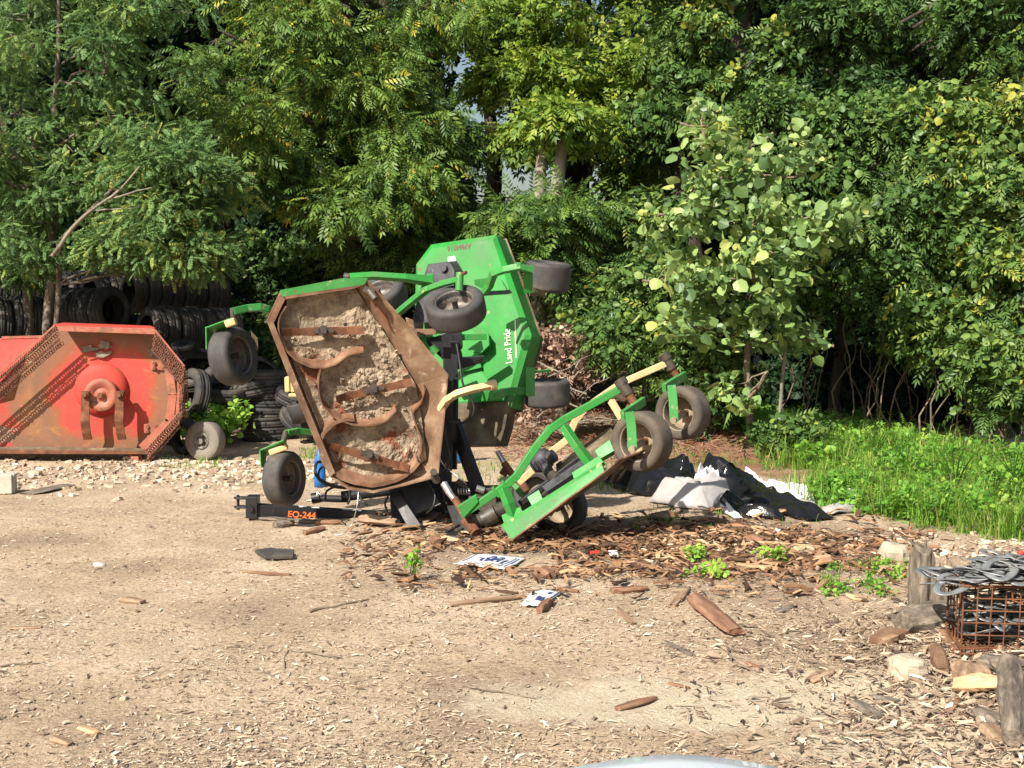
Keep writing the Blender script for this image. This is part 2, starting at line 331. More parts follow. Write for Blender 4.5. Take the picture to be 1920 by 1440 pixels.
# ---------------------------------------------------------------- scatter of small flat bits
def chips(name, pts, size, aspect, mat_, tone, lift=.004, tilt=.35, thick=.25, **kw):
    """little bent slivers lying on the ground: pts (n,2)"""
    n = len(pts); a = RNG.random(n)*2*math.pi; L_ = size; Wd = size/aspect
    u = np.stack([np.cos(a), np.sin(a), (RNG.random(n)-.5)*tilt], 1); u /= np.linalg.norm(u, axis=1)[:, None]
    v = np.stack([-np.sin(a), np.cos(a), (RNG.random(n)-.5)*tilt*1.6], 1); v /= np.linalg.norm(v, axis=1)[:, None]
    nrm = np.cross(u, v); base = np.stack([pts[:, 0], pts[:, 1], gh(pts[:, 0], pts[:, 1])+lift+L_*tilt*.25], 1)
    T_ = (Wd*thick)[:, None]*nrm
    j = lambda: (.45+.9*RNG.random(n))[:, None]
    hl = (L_/2)[:, None]; hw = (Wd/2)[:, None]; bd = (L_*(RNG.random(n)-.35)*.28)[:, None]*nrm; md = u*hl*((RNG.random(n)-.5)*.8)[:, None]
    cs = [base-u*hl*j()-v*hw*j()*.7, base+md+bd-v*hw*j(), base+u*hl*j()-v*hw*j()*.6, base+u*hl*j()*.9+v*hw*j()*.6, base+md+bd+v*hw*j(), base-u*hl*j()+v*hw*j()*.5]
    V = np.stack(cs+[q-T_ for q in cs], 1).reshape(-1, 3)
    F = np.array([(0, 1, 4, 5), (1, 2, 3, 4)]+[(i, i+6, (i+1) % 6+6, (i+1) % 6) for i in range(6)])
    T = (np.arange(n)[:, None, None]*12+F[None]).reshape(-1, 4)
    return npmesh(name, V, T, mat_, attrs={'tone': np.repeat(tone, 12)}, **kw)
CHIP = attrmat('woodchip_mix', [(0, (.07, .048, .036)), (.25, (.18, .125, .09)), (.5, (.34, .25, .175)), (.75, (.52, .41, .29)), (1, (.68, .59, .47))], rough=.9)
BARKM = attrmat('torn_bark_mix', [(0, (.05, .028, .018)), (.3, (.14, .075, .042)), (.55, (.27, .145, .075)), (.8, (.42, .25, .14)), (1, (.62, .42, .24))], rough=.9, mottle=.5, mscale=60)
def scatter_px(n, x0, x1, y0, y1, p=None):
    """sample the ground seen in a window of the view, evenly over the picture"""
    out = []
    px = x0+(x1-x0)*RNG.random(n); py = y0+(y1-y0)*RNG.random(n)
    u = (px-960)/FPX; v = (720-py)/FPX; dy = math.cos(PITCH)+v*math.sin(PITCH); dz = -math.sin(PITCH)+v*math.cos(PITCH); t = -CAM_H/dz
    P_ = np.stack([u*t, dy*t], 1)
    if p is not None: P_ = P_[RNG.random(n) < p(P_[:, 0], P_[:, 1])]
    return P_
def pale_lane(x, y): return np.clip(np.exp(-(((x-1.1)/2.2)**2+((y-6.15)/.55)**2))+np.exp(-(((x-1.9)/1.2)**2+((y-5.5)/.45)**2)), 0, 1)
pp = scatter_px(150000, -120, 2040, 905, 1480, lambda x, y: np.clip(-.35+2.1*(.6*vnoise(x*.9, y*1.3, 9)+.4*vnoise(x*3, y*3, 10)), .05, 1)*(1-.85*pale_lane(x, y)))
sz = .007+.045*RNG.random(len(pp))**5
chips('wood_chips', pp, sz, 2.2+5*RNG.random(len(pp)), CHIP, np.clip(RNG.normal(.60, .27, len(pp)), 0, 1), lift=.003, tilt=.45, thick=.12, kind='stuff', label='tan and brown wood chips strewn over the dirt yard')
# mulch heap, lower right
def heap(x, y): return np.clip(1.6*np.exp(-(((x-2.95)/1.0)**2+((y-6.2)/1.35)**2))+.05, 0, 1)
pp = scatter_px(34000, 1250, 2040, 1020, 1480, heap)
sz = .018+.08*RNG.random(len(pp))**3
chips('mulch', pp, sz, 2.5+8*RNG.random(len(pp)), CHIP, np.clip(RNG.normal(.42, .26, len(pp)), 0, 1), lift=.006, tilt=.9, kind='stuff', label='loose heap of shredded brown mulch and sticks')
# torn bark litter under and right of the mower
def litter(x, y): return np.clip(1.2*np.exp(-(((x-1.1)/1.75)**2+((y-9.9)/.95)**2))*(.05+1.6*vnoise(x*2.2, y*2.6, 21)), 0, 1)
pp = scatter_px(42000, 640, 1750, 930, 1130, litter)
pp = pp[~((abs(pp[:, 0]+.14) < .45) & (abs(pp[:, 1]-9.35) < .3))]
sz = .018+.17*RNG.random(len(pp))**5
chips('bark_litter', pp, sz, 2.6+5*RNG.random(len(pp)), BARKM, np.clip(RNG.normal(.52, .30, len(pp)), 0, 1), lift=.012, tilt=.7, thick=.22, kind='stuff', label='torn reddish brown bark scattered beneath the green mower')
pp = scatter_px(5200, -80, 760, 850, 960, lambda x, y: np.clip(np.exp(-((y-14.6)/1.1)**2)*(.2+1.5*vnoise(x*1.5, y*1.5, 31))*np.clip((-.9-x)/.8, 0, 1), 0, 1))
sz = .02+.10*RNG.random(len(pp))**4
chips('rubble', pp, sz, 1.2+1*RNG.random(len(pp)), CHIP, np.clip(RNG.normal(.72, .2, len(pp)), 0, 1), lift=.01, tilt=.5, thick=.5, kind='stuff', label='pale stones and wood bits below the red cutter')
pp = scatter_px(5200, 1200, 2000, 960, 1110, lambda x, y: np.clip(np.exp(-((y-9.9)/.55)**2)*(.1+1.5*vnoise(x*1.9, y*1.9, 33)), 0, 1))
sz = .02+.09*RNG.random(len(pp))**4
chips('debris', pp, sz, 1.2+2*RNG.random(len(pp)), CHIP, np.clip(RNG.normal(.66, .25, len(pp)), 0, 1), lift=.01, tilt=.5, thick=.4, kind='stuff', label='pale stones and splinters along the grass edge')
# reddish needle litter and pale straw by the brush
pp = scatter_px(9000, 930, 1500, 770, 880, lambda x, y: np.clip(1.4*np.exp(-(((x-1.5)/1.9)**2+((y-17.5)/2.2)**2)), 0, 1))
sz = .08+.10*RNG.random(len(pp))
NEED = attrmat('red_needles', [(0, (.10, .04, .025)), (.5, (.25, .11, .065)), (1, (.42, .26, .16))], rough=.9)
chips('needle_litter', pp, sz, 9+9*RNG.random(len(pp)), NEED, RNG.random(len(pp)), lift=.03, tilt=.9, kind='stuff', label='reddish brown dead needles and straw beside the brush')
# ================================================================ foliage engine
def tri(*a): return a
def leaf_shape(L_, Wd, fold=.25):
    return np.array([(0, 0, 0), (L_*.45, Wd/2, -Wd*fold), (L_, 0, -L_*.12), (L_*.45, -Wd/2, -Wd*fold)]), np.array([(0, 2, 1), (0, 3, 2)])
def round_leaf(L_, Wd):
    v = np.array([(0, 0, 0), (L_*.02, Wd*.34, -.1*Wd), (L_*.35, Wd*.5, -.16*Wd), (L_*.75, Wd*.3, -.12*Wd), (L_, 0, -.12*L_), (L_*.75, -Wd*.3, -.12*Wd), (L_*.35, -Wd*.5, -.16*Wd), (L_*.02, -Wd*.34, -.1*Wd)])
    return v, np.array([(0, 2, 1), (0, 3, 2), (0, 4, 3), (0, 5, 4), (0, 6, 5), (0, 7, 6)])
def frond(L_, pairs, ll, lw, droop=.22, stem=True):
    V = []; T = []; tn = []; b = 0
    for i in range(pairs):
        x = L_*(.18+.74*i/(pairs-1)); s = (1-.35*abs(i/(pairs-1)-.45))
        for sg in (1, -1):
            v, t = leaf_shape(ll*s, lw*s); an = sg*math.radians(58-12*i/pairs)
            R = np.array([(math.cos(an), -math.sin(an), 0), (math.sin(an), math.cos(an), 0), (0, 0, 1)])
            v = v@R.T; v[:, 2] -= abs(v[:, 1])*.25; v += (x, 0, 0); V.append(v); T.append(t+b); b += len(v); tn += [random.random()]*len(v)
    v, t = leaf_shape(ll*.9, lw*.9); v += (L_*.95, 0, 0); V.append(v); T.append(t+b); b += len(v); tn += [.5]*len(v)
    V = np.concatenate(V); T = np.concatenate(T); V[:, 2] -= droop*V[:, 0]**2/L_
    return V, T, np.array(tn)
def spray(n, rad, leaf, seed, flat=.5):
    r = random.Random(seed); V = []; T = []; tn = []; b = 0
    for i in range(n):
        v, t = leaf; v = v.copy(); k = .65+.6*r.random(); v *= k
        M = Matrix.Rotation(r.random()*6.28, 3, 'Z') @ Matrix.Rotation(r.uniform(-.1, .9), 3, 'Y') @ Matrix.Rotation(r.uniform(-.5, .5), 3, 'X')
        v = v@np.array(M).T; v += (r.uniform(-1, 1)*rad, r.uniform(-1, 1)*rad, r.uniform(-1, 1)*rad*flat); V.append(v); T.append(t+b); b += len(v); tn += [r.random()]*len(v)
    return np.concatenate(V), np.concatenate(T), np.array(tn)
KIND = {
 'walnut': [frond(.30, 5, .105, .038, .30), frond(.25, 4, .10, .038, .45), frond(.34, 6, .10, .034, .18)],
 'locust': [frond(.17, 5, .042, .034, .2), frond(.14, 4, .045, .036, .4), frond(.19, 6, .038, .031, .1)],
 'maple': [spray(7, .13, round_leaf(.11, .08), 1), spray(7, .13, leaf_shape(.12, .055), 2), frond(.30, 4, .11, .045, .3)],
 'vine': [spray(6, .13, round_leaf(.085, .082), 4), spray(6, .13, round_leaf(.10, .09), 5), spray(5, .12, round_leaf(.065, .06), 6), frond(.30, 5, .085, .03, .4)],
 'cotton': [spray(3, .12, round_leaf(.15, .155), 7), spray(3, .12, round_leaf(.12, .125), 8), spray(4, .12, round_leaf(.09, .095), 9)],
 'far': [spray(7, .2, round_leaf(.17, .12), 10), spray(7, .2, leaf_shape(.2, .09), 11)],
 'weed': [spray(6, .10, leaf_shape(.13, .045), 12, .8), spray(6, .1, round_leaf(.08, .07), 13, .8)],
 'burdock': [spray(4, .10, round_leaf(.13, .13), 14, .8)],
}
def instance_leaves(kind, pos, d, up, scl, tone):
    """place templates; pos,d,up (n,3)"""
    d = d/np.linalg.norm(d, axis=1)[:, None]; y = np.cross(up, d); y /= np.linalg.norm(y, axis=1)[:, None]+1e-9; z = np.cross(d, y)
    R = np.stack([d, y, z], 1)*scl[:, None, None]
    temps = KIND[kind]; which = RNG.integers(0, len(temps), len(pos)); Vs = []; Ts = []; tn = []; b = 0
    for k, (tv, tt, to) in enumerate(temps):
        s = which == k; n = int(s.sum())
        if not n: continue
        V = np.einsum('kj,nji->nki', tv, R[s])+pos[s][:, None, :]
        Vs.append(V.reshape(-1, 3)); Ts.append((np.arange(n)[:, None, None]*len(tv)+tt[None]).reshape(-1, 3)+b); b += n*len(tv)
        tn.append(np.clip(tone[s][:, None]+(to[None]-.5)*.35, 0, 1).ravel())
    return np.concatenate(Vs), np.concatenate(Ts), np.concatenate(tn)
GAP = -.05
def clumps_from(blobs):
    out = []
    for (px, py, Y, rx, rz, ry, n) in blobs:
        c = W(px, py, Y); k = Y/FPX
        q = RNG.normal(size=(n, 3)); q /= np.linalg.norm(q, axis=1)[:, None]; q *= (.45+.6*RNG.random(n))[:, None]
        P_ = np.array(c)+q*np.array([rx*k, ry, rz*k])
        if n > 15: P_ = P_[[noise.noise(Vector(v)*.95+Vector((3, 1, 7))) > GAP for v in P_]]
        out.append(P_)
    return np.concatenate(out)
def crown_arrays(kind, centers, per, rad, flat=.55, droop=.25, tmean=.5, tsd=.18, scl=1.0, upn=.45):
    n = len(centers); N_ = n*per; c = np.repeat(centers, per, 0); R = rad*(.6+.8*np.repeat(RNG.random(n), per))[:, None]
    q = RNG.normal(size=(N_, 3)); q /= np.linalg.norm(q, axis=1)[:, None]; q *= (RNG.random(N_)**.45)[:, None]
    pos = c+q*R*np.array([1, 1, flat])
    d = q*np.array([1, 1, .4])+RNG.normal(size=(N_, 3))*.45; d[:, 2] -= droop
    up = np.array([0, -.15, 1.0])+RNG.normal(size=(N_, 3))*upn
    tone = np.clip(tmean+np.repeat(RNG.normal(0, tsd*.8, n), per)+RNG.normal(0, tsd*.9, N_)+q[:, 2]*.10, 0, 1)
    return instance_leaves(kind, pos, d, up, scl*(.75+.5*RNG.random(N_)), tone)
def limb(mb, a, b, r0, r1, seg=7, wob=.12, sag=.0):
    a = Vector(a); b = Vector(b); L_ = (b-a).length; pts = []; rs = []
    o = random.random()*50
    for i in range(seg+1):
        t = i/seg; p = a.lerp(b, t); k = math.sin(math.pi*t)*L_*wob
        p += Vector((noise.noise((o, t*2.2, 0)), noise.noise((o, t*2.2, 9)), noise.noise((o, t*2.2, 20))*.6))*k*2; p.z += sag*math.sin(math.pi*t)*L_
        pts.append(p); rs.append(r0*(1-t)+r1*t)
    mb.tube(pts, rs, 8 if r0 > .03 else 5, True, True)
    return pts
def tree(name, label, cat, trunk, blobs, kind, lm, per=20, rad=.42, bark='barkdark', scl=1.0, limbs=10, twigs=70, group=None, **kw):
    """trunk: list of (world point, radius)"""
    root = thing(name, label, cat, trunk[0][0], group)
    mb = MB(); tp = [Vector(p) for p, r in trunk]; rs = [r for p, r in trunk]
    fine = []; fr = []; off = random.random()*99
    for i in range(len(tp)-1):
        for j in range(5):
            t = j/5; p = tp[i].lerp(tp[i+1], t); rr = rs[i]*(1-t)+rs[i+1]*t
            p = p+Vector((noise.noise((off, p.z*1.1, 0)), noise.noise((off, p.z*1.1, 7)), 0))*rr*(1.2 if i+j else 0)
            fine.append(p); fr.append(rr*(1+.12*noise.noise((p.z*3, off, 3))))
    fine.append(tp[-1]); fr.append(rs[-1]); fr[0] *= 1.45; mb.tube(fine, fr, 12)
    cen = clumps_from(blobs)
    bc = [W(b[0], b[1], b[2]) for b in blobs]; tips = []
    for k in range(limbs):
        b = bc[k % len(bc)]; fi = min(range(len(fine)), key=lambda i: (fine[i]-b).length+abs(b.z-.35*(b-fine[i]).length-fine[i].z)*.6)
        pts = limb(mb, fine[fi], b+Vector((random.uniform(-.4, .4), random.uniform(-.3, .3), random.uniform(-.2, .3))), fr[fi]*.45, .018); tips += pts[3:]
    if tips:
        ta = np.array(tips)
        for c in cen[:: max(1, len(cen)//twigs)]:
            j = int(np.argmin(((ta-c)**2).sum(1))); limb(mb, ta[j], c, .013, .004, 5, .15)
    mb.build('trunk', C[bark], root)
    V, T, tn = crown_arrays(kind, cen, per, rad, scl=scl, **kw)
    npmesh('crown', V, T, lm, root, {'tone': tn}, loc=trunk[0][0])
    return root
LM = {
 'locust': leafmat('locust_leaf', [(0, (.04, .09, .03)), (.5, (.105, .20, .06)), (.85, (.19, .29, .08)), (1, (.34, .34, .07))], .24, .5),
 'walnut': leafmat('walnut_leaf', [(0, (.035, .08, .02)), (.5, (.115, .205, .042)), (.88, (.215, .31, .06)), (.98, (.34, .36, .06)), (1, (.55, .42, .05))], .25, .42),
 'maple': leafmat('bright_leaf', [(0, (.04, .09, .02)), (.5, (.13, .225, .035)), (.85, (.25, .35, .05)), (1, (.36, .41, .07))], .32, .45),
 'vine': leafmat('vine_leaf', [(0, (.028, .065, .02)), (.5, (.085, .165, .042)), (.9, (.175, .26, .06)), (.99, (.24, .31, .06)), (1, (.34, .35, .06))], .22, .42),
 'cotton': leafmat('cottonwood_leaf', [(0, (.09, .16, .06)), (.5, (.21, .33, .10)), (.9, (.35, .46, .16)), (1, (.44, .48, .14))], .3, .42, .4),
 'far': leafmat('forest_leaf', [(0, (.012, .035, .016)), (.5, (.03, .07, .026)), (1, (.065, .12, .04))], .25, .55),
 'weed': leafmat('weed_leaf', [(0, (.05, .15, .02)), (.5, (.13, .31, .04)), (.85, (.22, .42, .06)), (1, (.32, .46, .08))], .3, .5),
}
# ---- left: locust trees in front of the tyre wall
Yl = 17.2
def T3(*a): return [(W(px, py, Y), r) for (px, py, Y, r) in a]
def base(px, Y, r): x = W(px, 600, Y).x; return (Vector((x, Y, gz(x, Y)-.05)), r)
tree('locust_tree', 'slender locust tree with trunk rising just left of the chain guard', 'tree',
     [base(88, Yl, .075)]+T3((93, 560, Yl, .062), (100, 400, Yl, .052), (104, 220, Yl, .043), (110, 60, Yl, .03), (112, -120, Yl, .015)),
     [(60, 60, 17.0, 120, 80, .8, 26), (180, 130, 16.9, 140, 70, .8, 28), (110, 260, 16.8, 140, 60, .8, 30), (230, 230, 16.8, 110, 60, .7, 24), (50, 330, 16.8, 110, 60, .7, 20),
      (130, 400, 16.7, 120, 50, .7, 26), (250, 330, 16.6, 110, 45, .6, 22), (60, 462, 16.6, 110, 38, .6, 24), (180, 465, 16.6, 90, 34, .5, 20), (280, 60, 17.2, 110, 80, .8, 24), (60, -60, 17.2, 170, 90, 1, 26)],
     'locust', LM['locust'], per=64, rad=.33, flat=.55, droop=.25, upn=.6, scl=.85, bark='bark', limbs=16, twigs=90, tsd=.16)
tree('locust_tree', 'locust tree with pale trunk at the left edge leaning behind the other', 'tree',
     [base(58, 17.9, .09)]+T3((50, 520, 17.9, .07), (35, 380, 17.9, .06), (5, 230, 17.9, .05), (-60, 40, 18, .03)),
     [(-40, 120, 18.2, 130, 120, 1, 24), (20, 230, 18.2, 120, 70, .9, 22), (-60, 320, 18, 110, 90, .9, 18), (10, 430, 17.6, 100, 60, .7, 16), (0, 505, 17.4, 90, 30, .5, 16), (0, 10, 18.4, 160, 80, 1, 22)],
     'locust', LM['locust'], per=64, rad=.33, flat=.55, droop=.25, upn=.6, scl=.85, bark='bark', limbs=12, twigs=40, tmean=.45)
mb = MB(); limb(mb, W(98, 480, 15.9), W(262, 312, 15.6), .03, .012, 9, .05); limb(mb, W(205, 372, 15.75), W(285, 352, 15.6), .014, .006, 5, .05); limb(mb, W(180, 395, 15.8), W(262, 388, 15.7), .012, .005, 5, .05); BR_ = mb
tree('locust_sapling', 'leaning young locust spreading right above the stacked tyres', 'tree',
     [base(95, 16.6, .05)]+T3((110, 455, 16.6, .035), (180, 385, 16.5, .028), (260, 310, 16.4, .02)),
     [(330, 300, 16.4, 90, 50, .6, 22), (350, 390, 16.3, 80, 50, .6, 24), (290, 420, 16.2, 90, 40, .5, 22), (370, 470, 16.2, 50, 35, .4, 14), (240, 465, 16.2, 70, 25, .4, 14), (400, 350, 16.4, 45, 45, .5, 12), (330, 480, 16.2, 60, 25, .4, 12)],
     'locust', LM['locust'], per=70, rad=.31, flat=.55, droop=.25, upn=.6, scl=.85, bark='bark', limbs=10, twigs=60, tmean=.58)
BR_.build('bare_branch', C['barkpale'], [o for o in S.objects if o.name.startswith('locust_sapling')][0])
GAP = .03
# ---- middle: walnut-like trees with drooping compound leaves
tree('walnut_tree', 'tall walnut tree with drooping yellow-green fronds behind the rusty deck', 'tree',
     [base(722, 21, .22)]+T3((720, 560, 21, .19), (716, 220, 21, .16), (714, 60, 21, .14), (712, -150, 21, .1)),
     [(430, 60, 19.5, 120, 60, 1, 22), (560, 40, 19.2, 110, 60, 1, 22), (430, 160, 19.3, 90, 55, .9, 18), (510, 200, 18.8, 110, 60, 1, 24), (620, 160, 19.2, 80, 50, .8, 14), (520, 290, 18.6, 100, 50, .9, 24),
      (600, 330, 18.6, 120, 45, .9, 26), (540, 380, 18.5, 95, 40, .8, 22), (660, 400, 18.7, 110, 40, .8, 22), (700, 250, 19.6, 90, 50, .8, 16), (760, 120, 19.8, 100, 60, .9, 20), (740, 330, 19.2, 90, 45, .8, 18), (800, 230, 20, 80, 60, .8, 14), (560, -80, 19.6, 200, 70, 1.2, 30), (780, 20, 20, 110, 50, .9, 16)],
     'walnut', LM['walnut'], per=40, rad=.42, flat=.5, limbs=20, twigs=90, droop=.32, tmean=.55)
tree('walnut_tree', 'smaller walnut with dull green fronds just left of the broken trunks', 'tree',
     [base(900, 22.5, .2)]+T3((905, 560, 22.5, .17), (925, 300, 22.5, .13), (905, 130, 22.6, .1), (880, -60, 22.6, .07)),
     [(800, 400, 20.6, 90, 50, .9, 18), (880, 360, 20.8, 100, 45, .9, 20), (960, 370, 20.8, 90, 45, .9, 18), (900, 430, 20.4, 110, 40, .8, 22), (780, 470, 20, 80, 40, .7, 12), (1000, 405, 17.9, 80, 32, .5, 15), (1060, 405, 17.9, 50, 36, .4, 12), (1010, 460, 18, 80, 40, .5, 14), (820, 330, 21.2, 60, 40, .7, 8), (700, 480, 20.2, 70, 40, .6, 10)],
     'walnut', LM['walnut'], per=36, rad=.42, flat=.5, limbs=12, twigs=50, droop=.32, tmean=.38)
tree('maple_tree', 'tall bright green tree standing above the broken trunks', 'tree',
     [base(1090, 23, .26)]+T3((1085, 560, 23, .22), (1090, 300, 23, .18), (1080, 100, 23, .14), (1070, -150, 23, .08)),
     [(960, 60, 21.4, 80, 60, .9, 14), (1040, 40, 21.2, 90, 60, 1, 20), (930, 150, 21.6, 50, 30, .6, 7), (1000, 140, 21.2, 80, 45, .9, 18), (1090, 130, 21, 80, 55, .9, 18), (1000, 215, 21, 75, 35, .7, 16), (1070, 230, 21, 60, 45, .7, 13),
      (1160, 60, 21, 90, 60, .9, 16), (1220, 130, 21, 75, 60, .8, 14), (1000, -70, 21.6, 180, 60, 1.2, 24), (1180, -60, 21.6, 120, 60, 1, 16), (980, 260, 21.4, 60, 30, .6, 7), (1150, 220, 21.6, 50, 60, .7, 7), (1190, 310, 21.2, 60, 55, .7, 10), (1015, 255, 19.4, 40, 14, .3, 7), (1085, 240, 19.4, 30, 25, .4, 8), (1058, 222, 18.4, 30, 12, .25, 8)],
     'maple', LM['maple'], per=44, rad=.48, flat=.55, limbs=16, twigs=60, droop=.3, tmean=.6)
for (px, top, wpx, lab) in ((1015, 275, 14, 'short splintered dead trunk left of the taller broken one'), (1048, 245, 16, 'taller pale broken trunk leaning right among the green leaves')):
    mb = MB(); Y = 18.6; k = Y/FPX; b0, _ = base(px-8, Y, 0); o = random.random()*9
    pts = [b0, W(px-4, 560, Y), W(px-3, 420, Y), W(px-2, 340, Y), W(px+(10 if wpx == 16 else 0), top+(-20 if wpx == 16 else 18), Y)]
    mb.tube(pts, [wpx*k*1.4, wpx*k*1.1, wpx*k*.85, wpx*k*.8, wpx*k*.65], 14, True, True)
    tp = pts[-1]
    for a in range(7):
        an = a*.9; q = tp+Vector((math.cos(an), math.sin(an), 0))*wpx*k*.4; h = (.04+.14*random.random())
        mb.tube([q-Vector((0, 0, .2)), q+Vector((0, 0, h))], [wpx*k*.38, .006], 5, True, False)
    mb.build('dead_trunk', C['barkpale'], bevel=0, label=lab, cat='tree trunk')
# ---- right: vine-smothered trees
tree('vine_covered_tree', 'vine-smothered tree in the upper middle right with leafy drapery', 'tree',
     [base(1300, 20, .22)]+T3((1300, 500, 20, .18), (1290, 200, 20, .14), (1290, -100, 20, .08)),
     [(1330, 60, 19.6, 100, 60, .9, 22), (1290, 160, 19.4, 70, 60, .9, 16), (1400, 110, 19.2, 90, 60, .9, 20), (1230, 240, 19.8, 60, 50, .8, 12), (1330, 250, 18.8, 90, 45, .8, 18), (1230, 380, 19, 70, 60, .8, 16), (1150, 430, 18.8, 70, 60, .8, 18), (1330, -50, 19.8, 140, 60, 1, 20), (1170, 530, 18.2, 70, 50, .7, 18), (1120, 590, 17.8, 45, 40, .5, 10)],
     'vine', LM['vine'], per=60, rad=.44, flat=.6, limbs=14, twigs=50, tmean=.5)
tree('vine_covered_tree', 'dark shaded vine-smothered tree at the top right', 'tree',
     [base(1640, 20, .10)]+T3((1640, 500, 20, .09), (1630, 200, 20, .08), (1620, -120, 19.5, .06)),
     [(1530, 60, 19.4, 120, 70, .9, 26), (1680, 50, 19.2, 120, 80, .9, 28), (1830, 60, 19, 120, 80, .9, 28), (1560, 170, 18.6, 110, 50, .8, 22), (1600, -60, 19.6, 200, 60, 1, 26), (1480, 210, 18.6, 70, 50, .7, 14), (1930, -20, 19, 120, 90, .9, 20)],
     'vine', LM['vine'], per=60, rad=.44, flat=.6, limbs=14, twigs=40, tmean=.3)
tree('vine_covered_tree', 'broad sunlit mass of vines bulging forward behind the cottonwood', 'tree',
     [base(1575, 18.8, .09)]+T3((1570, 480, 18.8, .08), (1570, 300, 18.4, .06)),
     [(1560, 240, 17.8, 110, 40, .8, 24), (1650, 210, 17.6, 110, 45, .8, 26), (1500, 330, 17.6, 100, 50, .8, 22), (1620, 310, 17.2, 110, 50, .8, 28), (1680, 400, 17, 110, 55, .8, 30), (1600, 430, 17.2, 90, 55, .7, 20), (1650, 500, 16.9, 100, 45, .7, 22), (1560, 520, 17.2, 80, 45, .7, 14), (1700, 560, 16.9, 80, 35, .6, 14)],
     'vine', LM['vine'], per=62, rad=.40, flat=.6, limbs=14, twigs=50, tmean=.42)
tree('vine_covered_tree', 'vine-draped tree filling the right edge down to the weeds', 'tree',
     [base(1865, 18.4, .09)]+T3((1860, 480, 18.2, .08), (1860, 200, 17.8, .05)),
     [(1780, 230, 17.2, 100, 50, .8, 24), (1890, 220, 17, 110, 60, .8, 26), (1800, 340, 16.9, 100, 55, .8, 26), (1900, 360, 16.6, 100, 60, .8, 28), (1810, 450, 16.7, 100, 50, .7, 24), (1900, 490, 16.3, 90, 55, .7, 24), (1780, 540, 16.7, 80, 40, .6, 16), (1880, 600, 16.1, 60, 50, .6, 16), (1840, 660, 16, 45, 45, .5, 9), (1910, 690, 15.8, 45, 60, .5, 12), (1990, 480, 16.4, 80, 200, .8, 34), (1740, 620, 16.6, 35, 45, .4, 8), (1800, 600, 16.5, 60, 30, .4, 10)],
     'vine', LM['vine'], per=62, rad=.40, flat=.6, limbs=16, twigs=60, tmean=.55)
tree('climbing_vine_thicket', 'leafy thicket right of the upright green deck, behind the raised wheels', 'thicket',
     [base(1210, 17.6, .06)]+T3((1215, 650, 17.6, .05), (1200, 520, 17.6, .03)),
     [(1150, 560, 17.2, 70, 60, .6, 24), (1240, 520, 17, 80, 60, .6, 26), (1190, 640, 16.8, 80, 50, .6, 24), (1270, 640, 16.6, 70, 55, .6, 22), (1130, 640, 17.2, 40, 45, .5, 10), (1290, 560, 16.8, 70, 60, .6, 20), (1330, 690, 16.4, 60, 40, .5, 14), (1090, 560, 17.8, 40, 60, .5, 10)],
     'vine', LM['vine'], per=56, rad=.36, flat=.6, bark='bark', limbs=10, twigs=60, tmean=.5, scl=.85)
GAP = -.1
# ---- cottonwood sapling with big pale leaves
tree('cottonwood_sapling', 'cottonwood sapling with large pale rounded leaves right of the mower', 'tree',
     [base(1410, 15.6, .05)]+T3((1402, 690, 15.6, .042), (1410, 560, 15.6, .035), (1390, 420, 15.6, .025), (1345, 240, 15.6, .012)),
     [(1330, 230, 15.6, 55, 45, .4, 7), (1330, 320, 15.5, 85, 45, .5, 13), (1420, 300, 15.5, 55, 40, .4, 8), (1500, 290, 15.5, 40, 40, .4, 6), (1290, 400, 15.4, 80, 40, .5, 12), (1400, 400, 15.3, 90, 45, .5, 18), (1500, 420, 15.3, 75, 45, .5, 14), (1560, 400, 15.3, 40, 50, .4, 7), (1440, 480, 15.2, 90, 40, .5, 18), (1350, 520, 15.2, 90, 40, .5, 18), (1460, 560, 15.2, 70, 40, .5, 13), (1290, 600, 15.3, 60, 45, .5, 10), (1400, 620, 15.2, 60, 30, .4, 8), (1500, 620, 15.3, 40, 30, .3, 6), (1240, 500, 15.6, 50, 50, .4, 8), (1390, 740, 15.2, 40, 25, .3, 5)],
     'cotton', LM['cotton'], per=7, rad=.25, flat=.7, bark='twig', limbs=22, twigs=80, tmean=.5, tsd=.3, upn=.7)
mb = MB(); mb.tube([base(1461, 15.4, 0)[0], W(1466, 720, 15.4), W(1474, 650, 15.4), W(1480, 610, 15.4)], [.026, .022, .018, .012], 8)
mb.build('sapling_stem', C['barkpale'], label='thin pale bare stem standing right of the cottonwood trunk', cat='stem')
# ---- forest behind: three prototypes, copied
FGRP = 'dim trees of the wood behind'
FAR = []
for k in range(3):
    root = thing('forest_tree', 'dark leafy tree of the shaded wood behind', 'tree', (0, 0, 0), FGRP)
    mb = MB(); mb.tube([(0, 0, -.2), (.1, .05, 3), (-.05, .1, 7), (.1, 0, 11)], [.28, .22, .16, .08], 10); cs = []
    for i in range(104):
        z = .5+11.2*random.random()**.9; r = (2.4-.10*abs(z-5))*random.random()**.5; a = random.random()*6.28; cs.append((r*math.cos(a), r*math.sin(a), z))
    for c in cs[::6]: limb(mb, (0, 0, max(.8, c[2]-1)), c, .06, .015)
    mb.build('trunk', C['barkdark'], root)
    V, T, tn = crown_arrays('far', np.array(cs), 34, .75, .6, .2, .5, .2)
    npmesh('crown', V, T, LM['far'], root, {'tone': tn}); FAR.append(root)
spots = []
for row, (Y, stp, off) in enumerate(((24.6, 2.35, 0), (27.5, 2.6, 1.2), (31, 2.9, .3))):
    x = -Y*.47+off-1
    while x < Y*.47+2: spots.append((x+random.uniform(-.4, .4), Y+random.uniform(-.6, .6), row)); x += stp
holes = [(872, 1.7), (1125, .9)]
first = set()
